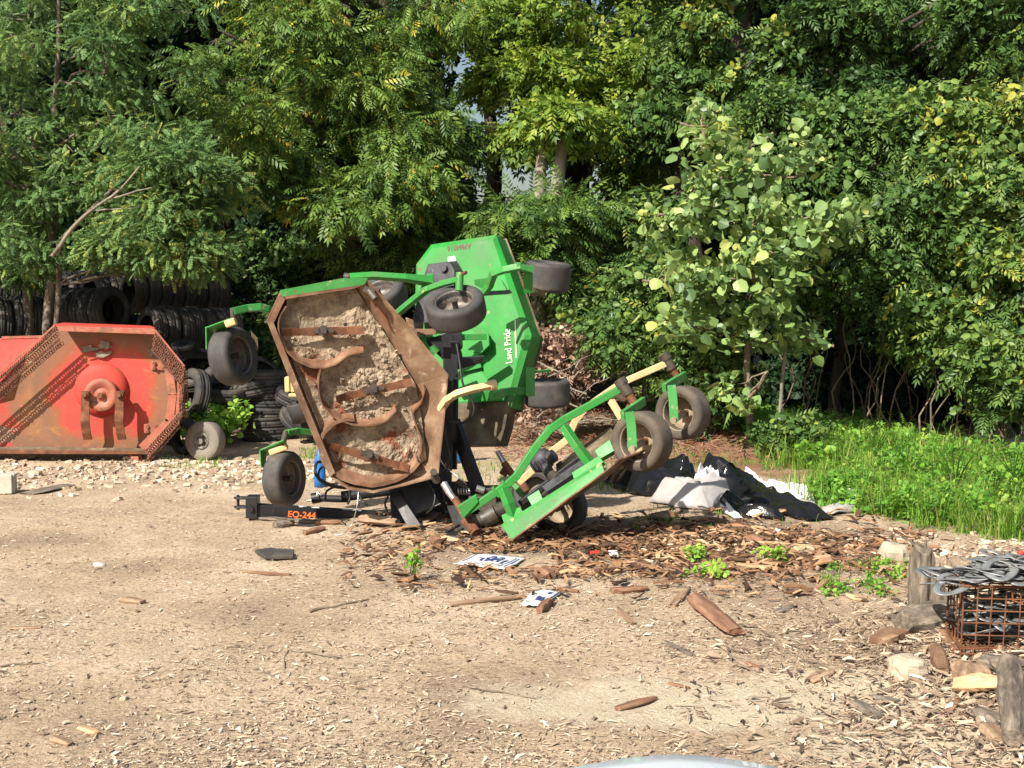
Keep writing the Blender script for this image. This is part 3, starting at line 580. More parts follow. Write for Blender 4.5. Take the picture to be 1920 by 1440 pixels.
for i, (x, y, row) in enumerate(spots):
    skip = row < 3 and any(abs(x-W(hx, 200, y).x) < hw for hx, hw in holes)
    if skip: continue
    k = i % 3; o = FAR[k] if k not in first else copy_tree(FAR[k]); first.add(k)
    o.location = (x, y, gz(x, y)); o.rotation_euler.z = random.random()*6.28; s = random.uniform(.9, 1.15); o.scale = (s, s, s)
# ---- dark understorey shrubs between the trunks
def shrub(name, label, cat, px, py, Y, rx, rz, ry, n, kind, lm, per, rad, bark='twig', kindtag=None, **kw):
    c = W(px, py, Y); b = Vector((c.x, Y, gz(c.x, Y)))
    root = thing(name, label, cat, b)
    cen = clumps_from([(px, py, Y, rx, rz, ry, n)]); cen[:, 2] = np.maximum(cen[:, 2], b.z+.12)
    mb = MB()
    for q in cen[::2]: limb(mb, b+Vector((random.uniform(-.15, .15), random.uniform(-.1, .1), -.03)), q, .016, .005, 6, .2)
    mb.build('stems', C[bark], root)
    V, T, tn = crown_arrays(kind, cen, per, rad, **kw); npmesh('foliage', V, T, lm, root, {'tone': tn}, loc=b); return root
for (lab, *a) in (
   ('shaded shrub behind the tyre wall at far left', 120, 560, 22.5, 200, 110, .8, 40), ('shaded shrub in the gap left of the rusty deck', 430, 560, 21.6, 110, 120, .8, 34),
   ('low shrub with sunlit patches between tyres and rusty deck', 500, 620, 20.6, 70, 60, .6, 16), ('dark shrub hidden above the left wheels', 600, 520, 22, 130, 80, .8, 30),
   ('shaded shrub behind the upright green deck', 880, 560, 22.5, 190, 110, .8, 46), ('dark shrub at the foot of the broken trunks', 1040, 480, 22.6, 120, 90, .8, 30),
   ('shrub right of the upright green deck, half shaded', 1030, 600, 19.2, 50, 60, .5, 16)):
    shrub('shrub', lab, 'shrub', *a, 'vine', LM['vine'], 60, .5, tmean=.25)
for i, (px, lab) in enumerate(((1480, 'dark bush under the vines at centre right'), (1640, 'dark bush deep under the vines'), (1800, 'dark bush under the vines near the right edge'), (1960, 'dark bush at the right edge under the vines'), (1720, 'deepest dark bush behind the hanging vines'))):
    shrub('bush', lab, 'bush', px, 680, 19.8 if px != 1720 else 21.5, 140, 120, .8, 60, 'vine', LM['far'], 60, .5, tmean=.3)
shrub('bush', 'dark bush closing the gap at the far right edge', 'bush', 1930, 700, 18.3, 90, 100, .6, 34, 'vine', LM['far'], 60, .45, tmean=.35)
for i_, (px, py, Y, rx, rz, n_, lab) in enumerate(((1745, 640, 16.6, 30, 60, 5, 'leafy vine strand hanging into the dark gap'), (1870, 740, 15.8, 60, 60, 18, 'leafy vines reaching the ground by the right edge'), (1330, 760, 16.0, 70, 30, 14, 'low leafy growth behind the raised wheels'), (1480, 806, 15.2, 80, 12, 12, 'low leafy growth around the cottonwood foot'))):
    shrub('vine_curtain', lab, 'vines', px, py, Y, rx, rz, .35, n_, 'vine', LM['vine'], 26, .26, tmean=.45, scl=.75)
# hanging bare vines in the dark gap
for i in range(26):
    px = random.uniform(1480, 1900); Y = random.uniform(16.8, 18.6); t = W(px, random.uniform(480, 580), Y); b = Vector((t.x+random.uniform(-.5, .5), Y+random.uniform(-.2, .2), gz(t.x, Y)-.02))
    mb = MB(); limb(mb, b, t, .012, .006, 10, .14)
    mb.build('hanging_vine', C['twig'], label='thin bare vine hanging in the dark gap under the right trees', cat='vine', group='bare vines under the right trees')
# ================================================================ wheels
def tyre_profile(R, Wd, rr, bulge=.02, groove=0):
    h = Wd/2; s = min(R*.18, Wd*.28)
    out = []
    for i in range(7):
        a = math.pi/2*i/6; out.append((R-s+s*math.sin(a), -h+s-s*math.cos(a)))   # shoulder -> tread
    out = [(rr, -h*.80), (rr+.01, -h*.92), ((R-s+rr)/2, -h*1.0)]+out
    if groove:
        t = []
        for g in (-.3, 0, .3): t += [(R, g*Wd-.008), (R-groove, g*Wd-.006), (R-groove, g*Wd+.006), (R, g*Wd+.008)]
        right = [(r, -x) for r, x in out[::-1]]; out = out+t+right
    else: out = out+[(R*1.004, -h*.2), (R*1.004, h*.2)]+[(r, -x) for r, x in out[::-1]]
    return out+[(rr-.012, h*.6), (rr-.012, -h*.6)]
def wheel(c, ax, R, Wd, parent, tm='rubber', rm='rim', name='caster_wheel', rimk=.64, label=None):
    c = Vector(c); ax = Vector(ax).normalized()
    hb = MB(); rr = R*rimk
    # rim barrel with dished disc; visible on both sides
    h = Wd/2
    dd = h*.75 if rm == 'rim_tan' else h*.25
    prof = [(rr*1.06, h*.84), (rr*1.06, h*.70), (rr*.95, h*.66), (rr*.90, .02-dd), (rr*.86, -.0-dd), (rr*.50, -.015-dd), (rr*.30, .01-dd), (.022, .02-dd), (.022, -.01-dd), (rr*.30, -.01-dd), (rr*.50, -.03-dd), (rr*.86, -.015-dd), (rr*.90, -.02-dd), (rr*.95, -h*.66), (rr*1.06, -h*.70), (rr*1.06, -h*.84), (rr*.98, -h*.8), (rr*.93, -h*.2), (rr*.93, h*.2), (rr*.98, h*.8)]
    hb.lathe(prof, c, ax, 28)
    o = hb.build(name, C[rm], parent, label=label)
    t = MB(); t.lathe(tyre_profile(R, Wd, rr), c, ax, 44); t.build('tyre', C[tm], o)
    b = MB(); b.cyl(c-ax*h*.75, c+ax*h*.75, .024, 12); b.cyl(c+ax*h*.75, c+ax*(h*.75+.012), .034, 6); b.build('hub', C['grease' if rm == 'rim' else 'rust'], o)
    return o
def text_mesh(body, mat_, parent, origin, xdir, ydir, size, name='lettering', depth=.002, offset=0.0, aspect=1.0, bold=0.0):
    cu = bpy.data.curves.new(name, 'FONT'); cu.body = body; cu.size = 1; cu.extrude = 0; cu.offset = bold
    to = bpy.data.objects.new(name, cu); COL.objects.link(to)
    dg = bpy.context.evaluated_depsgraph_get(); me = to.evaluated_get(dg).to_mesh()
    vs = [v.co.copy() for v in me.vertices]; fs = [tuple(p.vertices) for p in me.polygons]; to.evaluated_get(dg).to_mesh_clear()
    bpy.data.objects.remove(to); bpy.data.curves.remove(cu)
    xd = Vector(xdir).normalized(); yd = Vector(ydir); yd = (yd-xd*yd.dot(xd)).normalized(); nn = xd.cross(yd)
    m = MB(); m.add([Vector(origin)+xd*v.x*size*aspect+yd*v.y*size+nn*(depth+offset) for v in vs], fs)
    return m.build(name, C[mat_], parent)
# ================================================================ the folded finishing mower
MO = W(760, 985, 11.2); MO.z = gz(MO.x, MO.y)
mower = thing('folded_mower', 'green batwing mower folded up on its black frame, rusty underside facing forward', 'mower', MO)
def quad(mb, pts, thick):
    """plate through four measured points"""
    p = [Vector(q) for q in pts]; n = (p[1]-p[0]).cross(p[2]-p[0]).normalized(); mb.prism(p, n*thick)
# ---- tongue and ground frame
YT = 11.35
k = YT/FPX
m = MB(); a = W(470, 945, 11.15); b = W(800, 966, 11.5); dz = Vector((0, 0, -.055))
m.sq([a+dz, b+dz], .125, .12); fr = m.build('tow_beam', C['black'], mower, bevel=.006)
xd = (b-a).normalized(); sd = Vector((xd.y, -xd.x, 0)).normalized()
m = MB()                                                     # hitch clevis
for dzz in (.045, -.035): m.prism([a+Vector((-.02, .05, dzz)), a+Vector((-.12, .045, dzz)), a+Vector((-.15, 0, dzz)), a+Vector((-.12, -.045, dzz)), a+Vector((-.02, -.05, dzz))], (0, 0, .018))
m.box(a+Vector((.02, 0, -.02)), (.10, .15, .19)); m.cyl(a+Vector((.02, -.10, -.03)), a+Vector((.02, -.07, -.03)), .025, 6)
m.cyl(a+Vector((-.11, 0, -.05)), a+Vector((-.11, 0, .08)), .014, 8)
m.build('hitch', C['black'], mower, bevel=.004)
fo = a+dz+xd*.315+sd*.0635-Vector((0, 0, .028))
text_mesh('EQ-244', 'orange', fr, fo, xd, (0, 0, 1), .078, 'lettering', .001, bold=.02)
for s0, s1 in ((.42, .49), (.53, .60), (.80, .97)):
    m = MB(); p = a+xd*s0; q = a+xd*s1; t_ = Vector((0, 0, .0065)); n_ = sd*.035
    m.prism([p+n_+t_, q+n_+t_, q-n_+t_, p-n_+t_], (0, 0, .002)); m.build('sticker', C['white'], fr)
m = MB()                                                     # drive shaft lying on the beam
m.cyl(W(590, 934, 11.45), W(655, 936, 11.45), .032, 14); m.cyl(W(640, 931, 11.45), W(745, 918, 11.5), .048, 18); m.cyl(W(585, 935, 11.45), W(600, 932, 11.45), .05, 12)
m.cyl(W(745, 918, 11.5), W(820, 912, 11.5), .06, 16); m.build('drive_shaft', C['black'], mower)
m = MB(); p = W(575, 933, 11.42); m.tube([p+Vector((0, 0, -.03)), p+Vector((.08, 0, -.02)), p+Vector((.10, 0, .05)), p+Vector((.13, 0, .02))], .009, 6); m.build('safety_chain_hook', C['chrome'], mower)
# ---- black centre frame: mast, gussets, feet
m = MB()
m.sq([W(841, 630, 11.2), W(838, 905, 11.2)], .085, .085)
m.build('mast', C['black'], mower, bevel=.006)
m = MB()
quad(m, [W(795, 640, 11.3), W(865, 612, 11.3), W(868, 650, 11.3), W(846, 690, 11.3)], .02)
quad(m, [W(845, 640, 11.1), W(860, 640, 11.1), W(858, 700, 11.1), W(846, 720, 11.1)], .015)
m.sq([W(848, 700, 11.5), W(845, 880, 11.4)], .11, .07)
m.sq([W(850, 790, 11.3), W(900, 925, 11.1)], .06, .12)      # raked brace to the right
m.sq([W(826, 830, 11.3), W(820, 960, 11.2)], .12, .10)
quad(m, [W(730, 925, 11.0), W(828, 925, 11.0), W(815, 960, 10.9), W(735, 985, 10.9)], .03)
quad(m, [W(755, 912, 10.9), W(800, 905, 10.9), W(828, 945, 10.8), W(770, 968, 10.8)], .02)
quad(m, [W(735, 935, 10.75), W(752, 928, 10.75), W(790, 985, 10.6), W(770, 1000, 10.6)], .018)
m.box(W(790, 900, 11.3), (.5, .25, .16)); m.box(W(850, 930, 11.3), (.36, .3, .22))
m.build('centre_frame', C['black'], mower, bevel=.005)
m = MB()
quad(m, [W(838, 948, 10.7), W(858, 946, 10.7), W(888, 1012, 10.45), W(862, 1018, 10.45)], .05)
quad(m, [W(833, 1002, 10.35), W(850, 992, 10.5), W(918, 1006, 10.4), W(905, 1012, 10.25)], .012)
quad(m, [W(834, 1003, 10.33), W(906, 1012, 10.23), W(899, 1027, 10.2), W(838, 1018, 10.28)], .012)
quad(m, [W(918, 1006, 10.4), W(906, 1012, 10.23), W(899, 1027, 10.2), W(914, 1015, 10.36)], .010)
m.sq([W(835, 1000, 10.4), W(862, 984, 10.5)], .02, .02)
m.build('frame_foot', C['black'], mower, bevel=.004)
m = MB()                                                     # greasy pivot hardware between frame and right deck
m.cyl(W(885, 985, 10.75), W(960, 945, 10.9), .055, 14); m.cyl(W(905, 975, 10.8), W(930, 962, 10.8), .075, 14); m.cyl(W(935, 960, 10.85), W(955, 948, 10.9), .07, 14)
m.box(W(905, 945, 11), (.24, .2, .16)); m.box(W(930, 925, 11.2), (.3, .2, .12)); m.cyl(W(858, 900, 11), W(880, 925, 11), .03, 10)
m.box(W(880, 965, 11), (.25, .2, .2), Matrix.Rotation(.5, 3, 'Y')); m.build('pivot_joint', C['grease'], mower, bevel=.008)
m = MB(); m.cyl(W(893, 915, 10.95), W(908, 920, 10.95), .03, 10); 
for i in range(5): p = W(860+i*5, 922, 10.95); m.torus(p, (1, 0, .1), .028, .007, 12, 5)
m.build('coil_spring', C['chrome'], mower)
m = MB(); m.cyl(W(853, 935, 10.4), W(886, 996, 10.2), .030, 14); m.cyl(W(873, 975, 10.3), W(893, 1000, 10.2), .045, 14); m.build('pivot_pin', C['rust'], mower)
m = MB(); m.cyl(W(832, 906, 10.5), W(843, 925, 10.46), .031, 14); m.cyl(W(843, 925, 10.46), W(856, 942, 10.4), .027, 14); m.build('cylinder_rod', C['chrome'], mower)
m = MB(); m.cyl(W(933, 847, 11.5), W(945, 868, 11.45), .027, 12); m.build('cylinder_rod', C['chrome'], mower)
m = MB(); m.cyl(W(945, 868, 11.45), W(962, 892, 11.4), .032, 12); m.box(W(948, 882, 11.45), (.07, .06, .1), Matrix.Rotation(.6, 3, 'Y')); m.cyl(W(972, 900, 10.9), W(985, 920, 10.9), .045, 12); m.build('pivot_pin', C['rust'], mower)
def hose(pts, r=.011, matn='hose'):
    P_ = [W(*p) for p in pts]; out = []
    for i in range(len(P_)-1):
        p0 = P_[max(i-1, 0)]; p1 = P_[i]; p2 = P_[i+1]; p3 = P_[min(i+2, len(P_)-1)]
        for j in range(6):
            t = j/6; out.append(.5*((2*p1)+(p2-p0)*t+(2*p0-5*p1+4*p2-p3)*t*t+(3*p1-p0-3*p2+p3)*t**3))
    out.append(P_[-1]); m = MB(); m.tube(out, r, 7); m.build('hydraulic_hose' if matn == 'hose' else 'cable', C[matn], mower)
hose([(604, 866, 11.2), (594, 868, 11.1), (591, 885, 11), (602, 902, 11), (625, 912, 11.1), (650, 915, 11.3)], .014)
hose([(612, 872, 11.2), (600, 880, 11.1), (598, 895, 11), (612, 905, 11.1), (640, 913, 11.3)], .010)
hose([(610, 937, 11.3), (612, 922, 11.2), (625, 914, 11.3), (640, 912, 11.4)], .010)
hose([(672, 925, 11.2), (680, 940, 11.1), (690, 948, 11.1)], .012)
hose([(655, 920, 11.3), (656, 935, 11.2), (652, 945, 11.2)], .010)
hose([(856, 645, 11), (862, 680, 10.95), (868, 720, 10.9), (885, 750, 10.9), (888, 775, 10.9), (872, 792, 10.95), (845, 790, 11.05)], .010)
hose([(835, 800, 11), (838, 830, 10.8), (844, 860, 10.75), (836, 880, 10.8), (822, 889, 10.9)], .009)
hose([(822, 855, 10.9), (835, 875, 10.8), (860, 895, 10.7), (875, 908, 10.75)], .006, 'chrome')
hose([(822, 870, 11), (830, 895, 10.9), (832, 930, 10.9), (838, 945, 10.8)], .009)
hose([(800, 900, 10.8), (815, 925, 10.75), (812, 950, 10.7), (800, 962, 10.8)], .009)
hose([(728, 930, 10.75), (722, 945, 10.7), (728, 965, 10.7)], .009)
hose([(672, 923, 10.35), (669, 950, 10.3), (660, 982, 10.3), (644, 1000, 10.25), (628, 1003, 10.25)], .004, 'chrome')
# ---- left wing deck, opened underside towards us
n_dk = Vector((.22, -.97, -.02)).normalized()               # outward normal of the open side
c0 = W(690, 722, 10.5)
def D(px, py, dep=0.0):
    """point of the deck seen at this pixel, dep metres behind the rim plane"""
    d = ray(px, py); o = Vector((0, 0, CAM_H)); pl = c0-n_dk*dep; t = (pl-o).dot(n_dk)/d.dot(n_dk); return o+d*t
RIM = [(527, 549), (610, 535), (688, 525), (765, 612), (838, 703), (830, 795), (820, 893), (760, 908), (700, 922), (655, 916), (620, 893), (560, 748), (502, 603)]
FLO = [(533, 562), (600, 552), (664, 541), (728, 640), (776, 722), (788, 790), (797, 858), (750, 892), (700, 908), (662, 902), (632, 878), (575, 740), (522, 606)]
INW = -n_dk
rim = [D(*p) for p in RIM]; flo = [D(*p, dep=.15) for p in FLO]; n = len(rim)
deck = MB(); out = []
cx = sum(rim, Vector())/n
th = .012
# skirt: inner sheet, outer sheet, back pan
ro = [p+(p-cx).normalized()*th for p in rim]; bo = [p+INW*.17+(p-cx).normalized()*th*.5 for p in rim]
deck.add(rim+flo, [(i, (i+1) % n, n+(i+1) % n, n+i) for i in range(n)])
deck.add(rim+ro, [(i, n+i, n+(i+1) % n, (i+1) % n) for i in range(n)])
dk = deck.build('wing_deck', C['rustpale'], mower)
m = MB(); m.add(ro+bo, [(i, (i+1) % n, n+(i+1) % n, n+i) for i in range(2, n)]); m.add(bo, [tuple(range(n))]); m.build('outer_shell', C['rustmid'], dk)
m = MB(); m.add(ro+bo, [(i, (i+1) % n, n+(i+1) % n, n+i) for i in range(0, 2)]); m.build('top_shell', C['green_worn'], dk)
# mud-caked pan: dense disc fill pushed about by noise
cf = sum(flo, Vector())/n
def disc_fill(c, poly, nr=64, nt=220):
    pts = [Vector(p) for p in poly]; L_ = [0]
    for i in range(len(pts)): L_.append(L_[-1]+(pts[(i+1) % len(pts)]-pts[i]).length)
    B_ = []
    for j in range(nt):
        s = L_[-1]*j/nt; i = max(q for q in range(len(pts)) if L_[q] <= s+1e-9); t = (s-L_[i])/(L_[i+1]-L_[i]); B_.append(pts[i].lerp(pts[(i+1) % len(pts)], t))
    V = [c.copy()]+[c.lerp(B_[j], (r/nr)) for r in range(1, nr+1) for j in range(nt)]
    F = [(0, 1+j, 1+(j+1) % nt) for j in range(nt)]+[(1+(r-1)*nt+j, 1+r*nt+j, 1+r*nt+(j+1) % nt, 1+(r-1)*nt+(j+1) % nt) for r in range(1, nr) for j in range(nt)]
    return V, F
V, F = disc_fill(cf, [p+(p-cf).normalized()*.01 for p in flo])
for i, p in enumerate(V):
    q = p*4; v1 = noise.voronoi(p*13)[0]; e = max(0, v1[1]-v1[0])
    amp = max(0, min(1, .65+1.2*noise.noise(p*2.3+Vector((5, 2, 1)))))
    v2 = noise.voronoi(p*30)[0]; h = .036*noise.fractal(q, 1, 2, 4)+amp*(.010*min(e*2.5, 1)+.006*min(1, 4*(v2[1]-v2[0]))+.013*noise.noise(p*20)+.006*noise.noise(p*60))
    edge = min(1, (p-cf).length/.0001)
    V[i] = p+n_dk*(.045+h)
MUD = mat('dried_clippings_crust', [(.28, (.12, .085, .056)), (.42, (.25, .185, .125)), (.58, (.37, .285, .20)), (.74, (.52, .42, .31))], 9, rough=.95, bump=.9, bscale=48, bdist=.02,
          over=[((.20, .065, .03), 2.6, .57, .62), ((.12, .085, .06), 3.6, .60, .70)])
m = MB(); m.add(V, F, False); m.build('crust', MUD, dk)
# loose clods on the crust
m = MB()
for i in range(110):
    a = random.choice(V)+n_dk*.006; r = random.uniform(.008, .030); M = Matrix.Rotation(random.random()*6, 3, Vector((random.random(), random.random(), 1)).normalized())
    m.box(a, (r*random.uniform(.8, 2.2), r*random.uniform(.8, 1.8), r*random.uniform(.3, .8)), M)
m.build('clod', MUD, dk, kind='stuff')
def ribbon(px, d0, d1, th=.010, name='baffle', lip=.012, matn='rustmid'):
    """curved steel strip: pixels on its near edge; from depth d0 down to d1"""
    P_ = [Vector((p[0], p[1], 0)) for p in px]; out = []
    for i in range(len(P_)-1):
        p0 = P_[max(i-1, 0)]; p1 = P_[i]; p2 = P_[i+1]; p3 = P_[min(i+2, len(P_)-1)]
        for j in range(7):
            t = j/7; out.append(.5*((2*p1)+(p2-p0)*t+(2*p0-5*p1+4*p2-p3)*t*t+(3*p1-p0-3*p2+p3)*t**3))
    out.append(P_[-1]); A = [D(p.x, p.y, d0) for p in out]; B_ = [p+INW*(d1-d0)+Vector((0, 0, .07)) for p in A]; m = MB(); q = len(A)
    A = [p+Vector((0, 0, .010*noise.noise(p*14))) for p in A]
    nr = []
    for i in range(q):
        t = (A[min(i+1, q-1)]-A[max(i-1, 0)]).normalized(); nr.append(t.cross(n_dk).normalized()*th)
    A2 = [A[i]+nr[i] for i in range(q)]; B2 = [B_[i]+nr[i] for i in range(q)]
    L1 = [A[i]-nr[i]/th*lip*.0+nr[i]/th*lip for i in range(q)]
    vs = A+B_+A2+B2; fs = []
    for i in range(q-1): fs += [(i, i+1, q+i+1, q+i), (2*q+i, 3*q+i, 3*q+i+1, 2*q+i+1), (i, 2*q+i, 2*q+i+1, i+1), (q+i, q+i+1, 3*q+i+1, 3*q+i)]
    m.add(vs, fs, False); 
    m.add([p+n_dk*.004 for p in A]+[p+n_dk*.004 for p in L1]+A+L1, [(i, q+i, q+i+1, i+1) for i in range(q-1)]+[(2*q+i, 2*q+i+1, 3*q+i+1, 3*q+i) for i in range(q-1)]+[(q+i, 3*q+i, 3*q+i+1, q+i+1) for i in range(q-1)])
    m.build(name, C[matn], dk)
ribbon([(538, 575), (524, 600), (527, 635), (545, 664), (572, 682), (604, 688), (632, 679), (655, 664), (682, 657)], .015, .13)
ribbon([(602, 692), (598, 720), (603, 752), (620, 776), (645, 790), (680, 797), (712, 792), (732, 779), (742, 768)], .015, .13)
ribbon([(665, 790), (640, 792), (615, 808), (604, 830), (607, 858), (622, 880), (655, 898), (695, 907), (735, 900), (765, 884), (782, 866)], .01, .13, lip=.03)
ribbon([(798, 730), (790, 755), (776, 775), (782, 800), (792, 830), (786, 862)], .06, .13)
# rim flanges: left edge angle, top lip
m = MB(); A = [D(p[0], p[1], -.002) for p in ((502, 603), (560, 748), (620, 893))]; B_ = [D(p[0], p[1], -.002) for p in ((512, 603), (570, 746), (628, 886))]
for i in range(2): quad(m, [A[i], A[i+1], B_[i+1], B_[i]], .006)
m.build('edge_angle', C['rustpale'], dk)
m = MB(); quad(m, [D(503, 603, -.003), D(527, 549, -.003), D(536, 558, -.003), D(513, 606, -.003)], .008)
quad(m, [D(529, 556, -.003), D(684, 533, -.003), D(664, 541, -.003), D(534, 561, -.003)], .008); m.build('top_flange', C['rustmid'], dk)
m = MB(); quad(m, [D(525, 544, -.004), D(640, 522, -.004), D(690, 521, -.004), D(684, 533, -.004), D(529, 556, -.004)][:4], .01); quad(m, [D(525, 544, -.004), D(684, 533, -.004), D(529, 556, -.004), D(526, 550, -.004)], .01); m.build('top_edge', C['green_worn'], dk)
m = MB(); quad(m, [D(704, 570, .05), D(722, 590, .05), D(735, 622, .06), D(716, 596, .06)], .006); m.build('wear_patch', C['rust'], dk)
m = MB(); q = D(692, 545, -.01); m.box(q, (.09, .05, .05), Matrix.Rotation(.5, 3, 'Y')); m.cyl(q, q+Vector((.06, -.05, -.07)), .028, 10); m.build('drain_stub', C['grease'], dk)
# blades
def blade(x0, y0, x1, y1, hx, hy):
    """bar blade with twisted wing tips between two measured tips"""
    dep = .02; a = D(x0, y0, dep); b = D(x1, y1, dep); L_ = b-a; u = L_.normalized(); v = n_dk.cross(u).normalized(); ln = L_.length
    sec = []; prof = [(0, .030, .030), (.12, .034, .026), (.22, .030, .004), (.42, .036, 0), (.58, .036, 0), (.78, .030, .004), (.88, .034, -.026), (1, .030, -.030)]
    m = MB(); vs = []
    for t, wv, tw in prof:
        p = a+u*ln*t
        for s, q in ((-1, 0), (1, 0), (1, 1), (-1, 1)): vs.append(p+v*s*wv+n_dk*(s*tw*.8+q*.011))
    fs = [(4*i+j, 4*i+(j+1) % 4, 4*i+4+(j+1) % 4, 4*i+4+j) for i in range(len(prof)-1) for j in range(4)]+[(0, 1, 2, 3), (28, 31, 30, 29)]
    m.add(vs, fs); o = m.build('blade', C['rust'], dk, bevel=.002)
    h = MB(); c = D(hx, hy, dep); h.cyl(c-n_dk*.09, c-n_dk*.002, .035, 16); h.cyl(c+n_dk*.008, c+n_dk*.02, .045, 16); h.cyl(c+n_dk*.02, c+n_dk*.045, .026, 6)
    h.box(c+n_dk*.014, (.15, .012, .04), Matrix((u, n_dk, v)).transposed()); h.cyl(c+u*.07, c+u*.07+n_dk*.035, .018, 6); h.build('spindle', C['grease'], dk)
blade(529, 623, 683, 619, 606, 620); blade(630, 748, 772, 716, 701, 730); blade(621, 836, 766, 878, 692, 852)
q = D(815, 892, 0); m = MB(); m.cyl(q, q+Vector((.02, -.10, -.02)), .035, 12); m.cyl(W(813, 885, 10.6), W(813, 885, 10.45), .03, 10); m.build('corner_roller', C['grease'], dk)
# ---- wheel arms of the left wing
def arm(px, wdt=.055, hgt=.055, matn='green', name='wheel_arm', rnd=False, up=(0, 0, 1)):
    P_ = [W(*p) for p in px]; m = MB()
    if rnd: m.tube(P_, wdt/2, 12)
    else: m.sq(P_, wdt, hgt, up)
    return m.build(name, C[matn], mower, bevel=.006)
arm([(517, 588, 11.0), (500, 579, 10.9), (486, 576, 10.85), (462, 578, 10.8), (436, 584, 10.7)], .06, .06, 'green_worn')
arm([(436, 578, 10.7), (438, 606, 10.7)], .045, .045, 'grease', 'caster_pivot', True)
def fork(corners, drop, Y, th=.012, matn='green_worn'):
    m = MB(); quad(m, [W(*p) for p in corners], th); quad(m, [W(*p) for p in drop], th); m.build('caster_fork', C[matn], mower, bevel=.003)
fork([(387, 615, 10.75), (433, 598, 10.55), (444, 610, 10.75), (398, 628, 10.95)], [(387, 613, 10.75), (400, 617, 10.9), (398, 660, 10.9), (388, 655, 10.75)], 10.7)
m = MB(); p = W(433, 605, 10.6); m.box(p, (.09, .09, .06), Matrix.Rotation(-.35, 3, 'Y')); m.build('chain_bundle', C['mold_yellow'], mower, bevel=.01)
wheel(W(437, 668, 10.85), (.90, -.38, .16), .245, .20, mower)
m = MB(); quad(m, [W(470, 620, 11), W(483, 634, 11), W(484, 660, 11), W(474, 650, 11)], .01); m.build('caster_fork', C['mudsteel'], mower)
arm([(590, 812, 11.1), (560, 808, 11), (538, 812, 10.9)], .055, .055, 'green_worn')
arm([(536, 810, 10.9), (530, 834, 10.8)], .05, .05, 'grease', 'caster_pivot', True)
fork([(488, 845, 10.8), (532, 826, 10.6), (541, 838, 10.8), (500, 856, 11)], [(488, 845, 10.8), (500, 849, 10.9), (499, 880, 10.9), (490, 874, 10.8)], 10.8)
m = MB(); p = W(522, 843, 10.7); m.box(p, (.16, .06, .05), Matrix.Rotation(-.35, 3, 'Y')); m.build('chain_bundle', C['mold_yellow'], mower, bevel=.01)
wheel(W(533, 897, 10.75), (.92, -.38, .05), .232, .175, mower)
# arms reaching over the deck
arm([(806, 540, 11.3), (806, 527, 11.2), (760, 521, 11.1), (700, 517, 11.05), (655, 520, 11.0)], .06, .055, 'green')
m = MB(); m.cyl(W(655, 520, 11.0), W(645, 519, 11), .035, 10); m.build('arm_pin', C['grease'], mower)
m = MB(); quad(m, [W(775, 522, 11.25), W(812, 512, 11.25), W(812, 528, 11.25), W(800, 530, 11.25)], .02); quad(m, [W(790, 532, 11.2), W(805, 530, 11.2), W(803, 555, 11.2), W(792, 552, 11.2)], .02); m.build('arm_bracket', C['green'], mower, bevel=.003)
arm([(738, 594, 10.9), (770, 567, 10.75), (800, 543, 10.6), (830, 532, 10.5), (862, 524, 10.4)], .07, .045, 'green_worn')
arm([(862, 511, 10.4), (861, 545, 10.38)], .065, .065, 'green_worn', 'caster_pivot', True)
m = MB(); m.cyl(W(866, 514, 10.4), W(874, 511, 10.35), .015, 8); m.build('grease_pin', C['rust'], mower)
wheel(W(855, 579, 10.35), (-.16, -.50, .85), .242, .20, mower)
wheel(W(713, 556, 11.9), (-.3, -.5, .8), .25, .19, mower, 'rubber', 'rim')
m = MB(); quad(m, [W(760, 595, 11.1), W(775, 600, 11.1), W(778, 618, 11.1), W(765, 616, 11.1)], .03); m.box(W(795, 622, 11.3), (.22, .12, .05)); m.build('rusty_bracket', C['rustpale'], mower, bevel=.004)
# ---- upright deck standing behind (top side towards us)
n_up = Vector((-.42, -.88, .20)).normalized(); c1 = W(900, 620, 11.9)
def U(px, py, dep=0.0):
    d = ray(px, py); o = Vector((0, 0, CAM_H)); pl = c1-n_up*dep; t = (pl-o).dot(n_up)/d.dot(n_up); return o+d*t
face = [(783, 502), (809, 466), (924, 449), (944, 510), (984, 627), (967, 690), (950, 754), (845, 758), (826, 756), (790, 700), (783, 600)]
A = [U(*p) for p in face]; n = len(A); ca = sum(A, Vector())/n
slope = [p+(p-ca).normalized()*.055-n_up*.035 for p in A]; back = [p-n_up*.21 for p in slope]
m = MB(); m.add(A, [tuple(range(n))]); m.add(A+slope, [(i, (i+1) % n, n+(i+1) % n, n+i) for i in range(n)]); m.add(slope+back, [(i, (i+1) % n, n+(i+1) % n, n+i) for i in range(n)])
ud = m.build('upright_deck', C['green'], mower)
m = MB(); lip = [p+(p-ca).normalized()*.02 for p in back]; m.add(back+lip+[p-n_up*.006 for p in back]+[p-n_up*.006 for p in lip], [(i, (i+1) % n, n+(i+1) % n, n+i) for i in range(n)]+[(n+i, n+(i+1) % n, 3*n+(i+1) % n, 3*n+i) for i in range(n)]); m.build('deck_lip', C['mudsteel'], ud)
m = MB(); m.prism([U(*p, dep=-.006) for p in ((858, 690), (882, 640), (905, 700), (930, 735), (936, 752), (832, 754), (830, 700))], n_up*-.004); 
o_ = m.build('dusty_panel', C['green_dirty'], ud)
m = MB(); m.prism([U(*p, dep=-.0) for p in ((846, 757), (900, 755), (955, 753), (947, 800), (937, 834), (822, 836), (824, 790))], n_up*-.17); m.build('muddy_skirt', C['mudsteel'], ud)
ux = (U(950, 600, 0)-U(955, 672, 0)).normalized(); uy = n_up.cross(ux)
text_mesh('Land Pride', 'creamtext', ud, U(961, 681, -.004), ux, uy, .095, 'lettering', .006, bold=.0, aspect=.80)
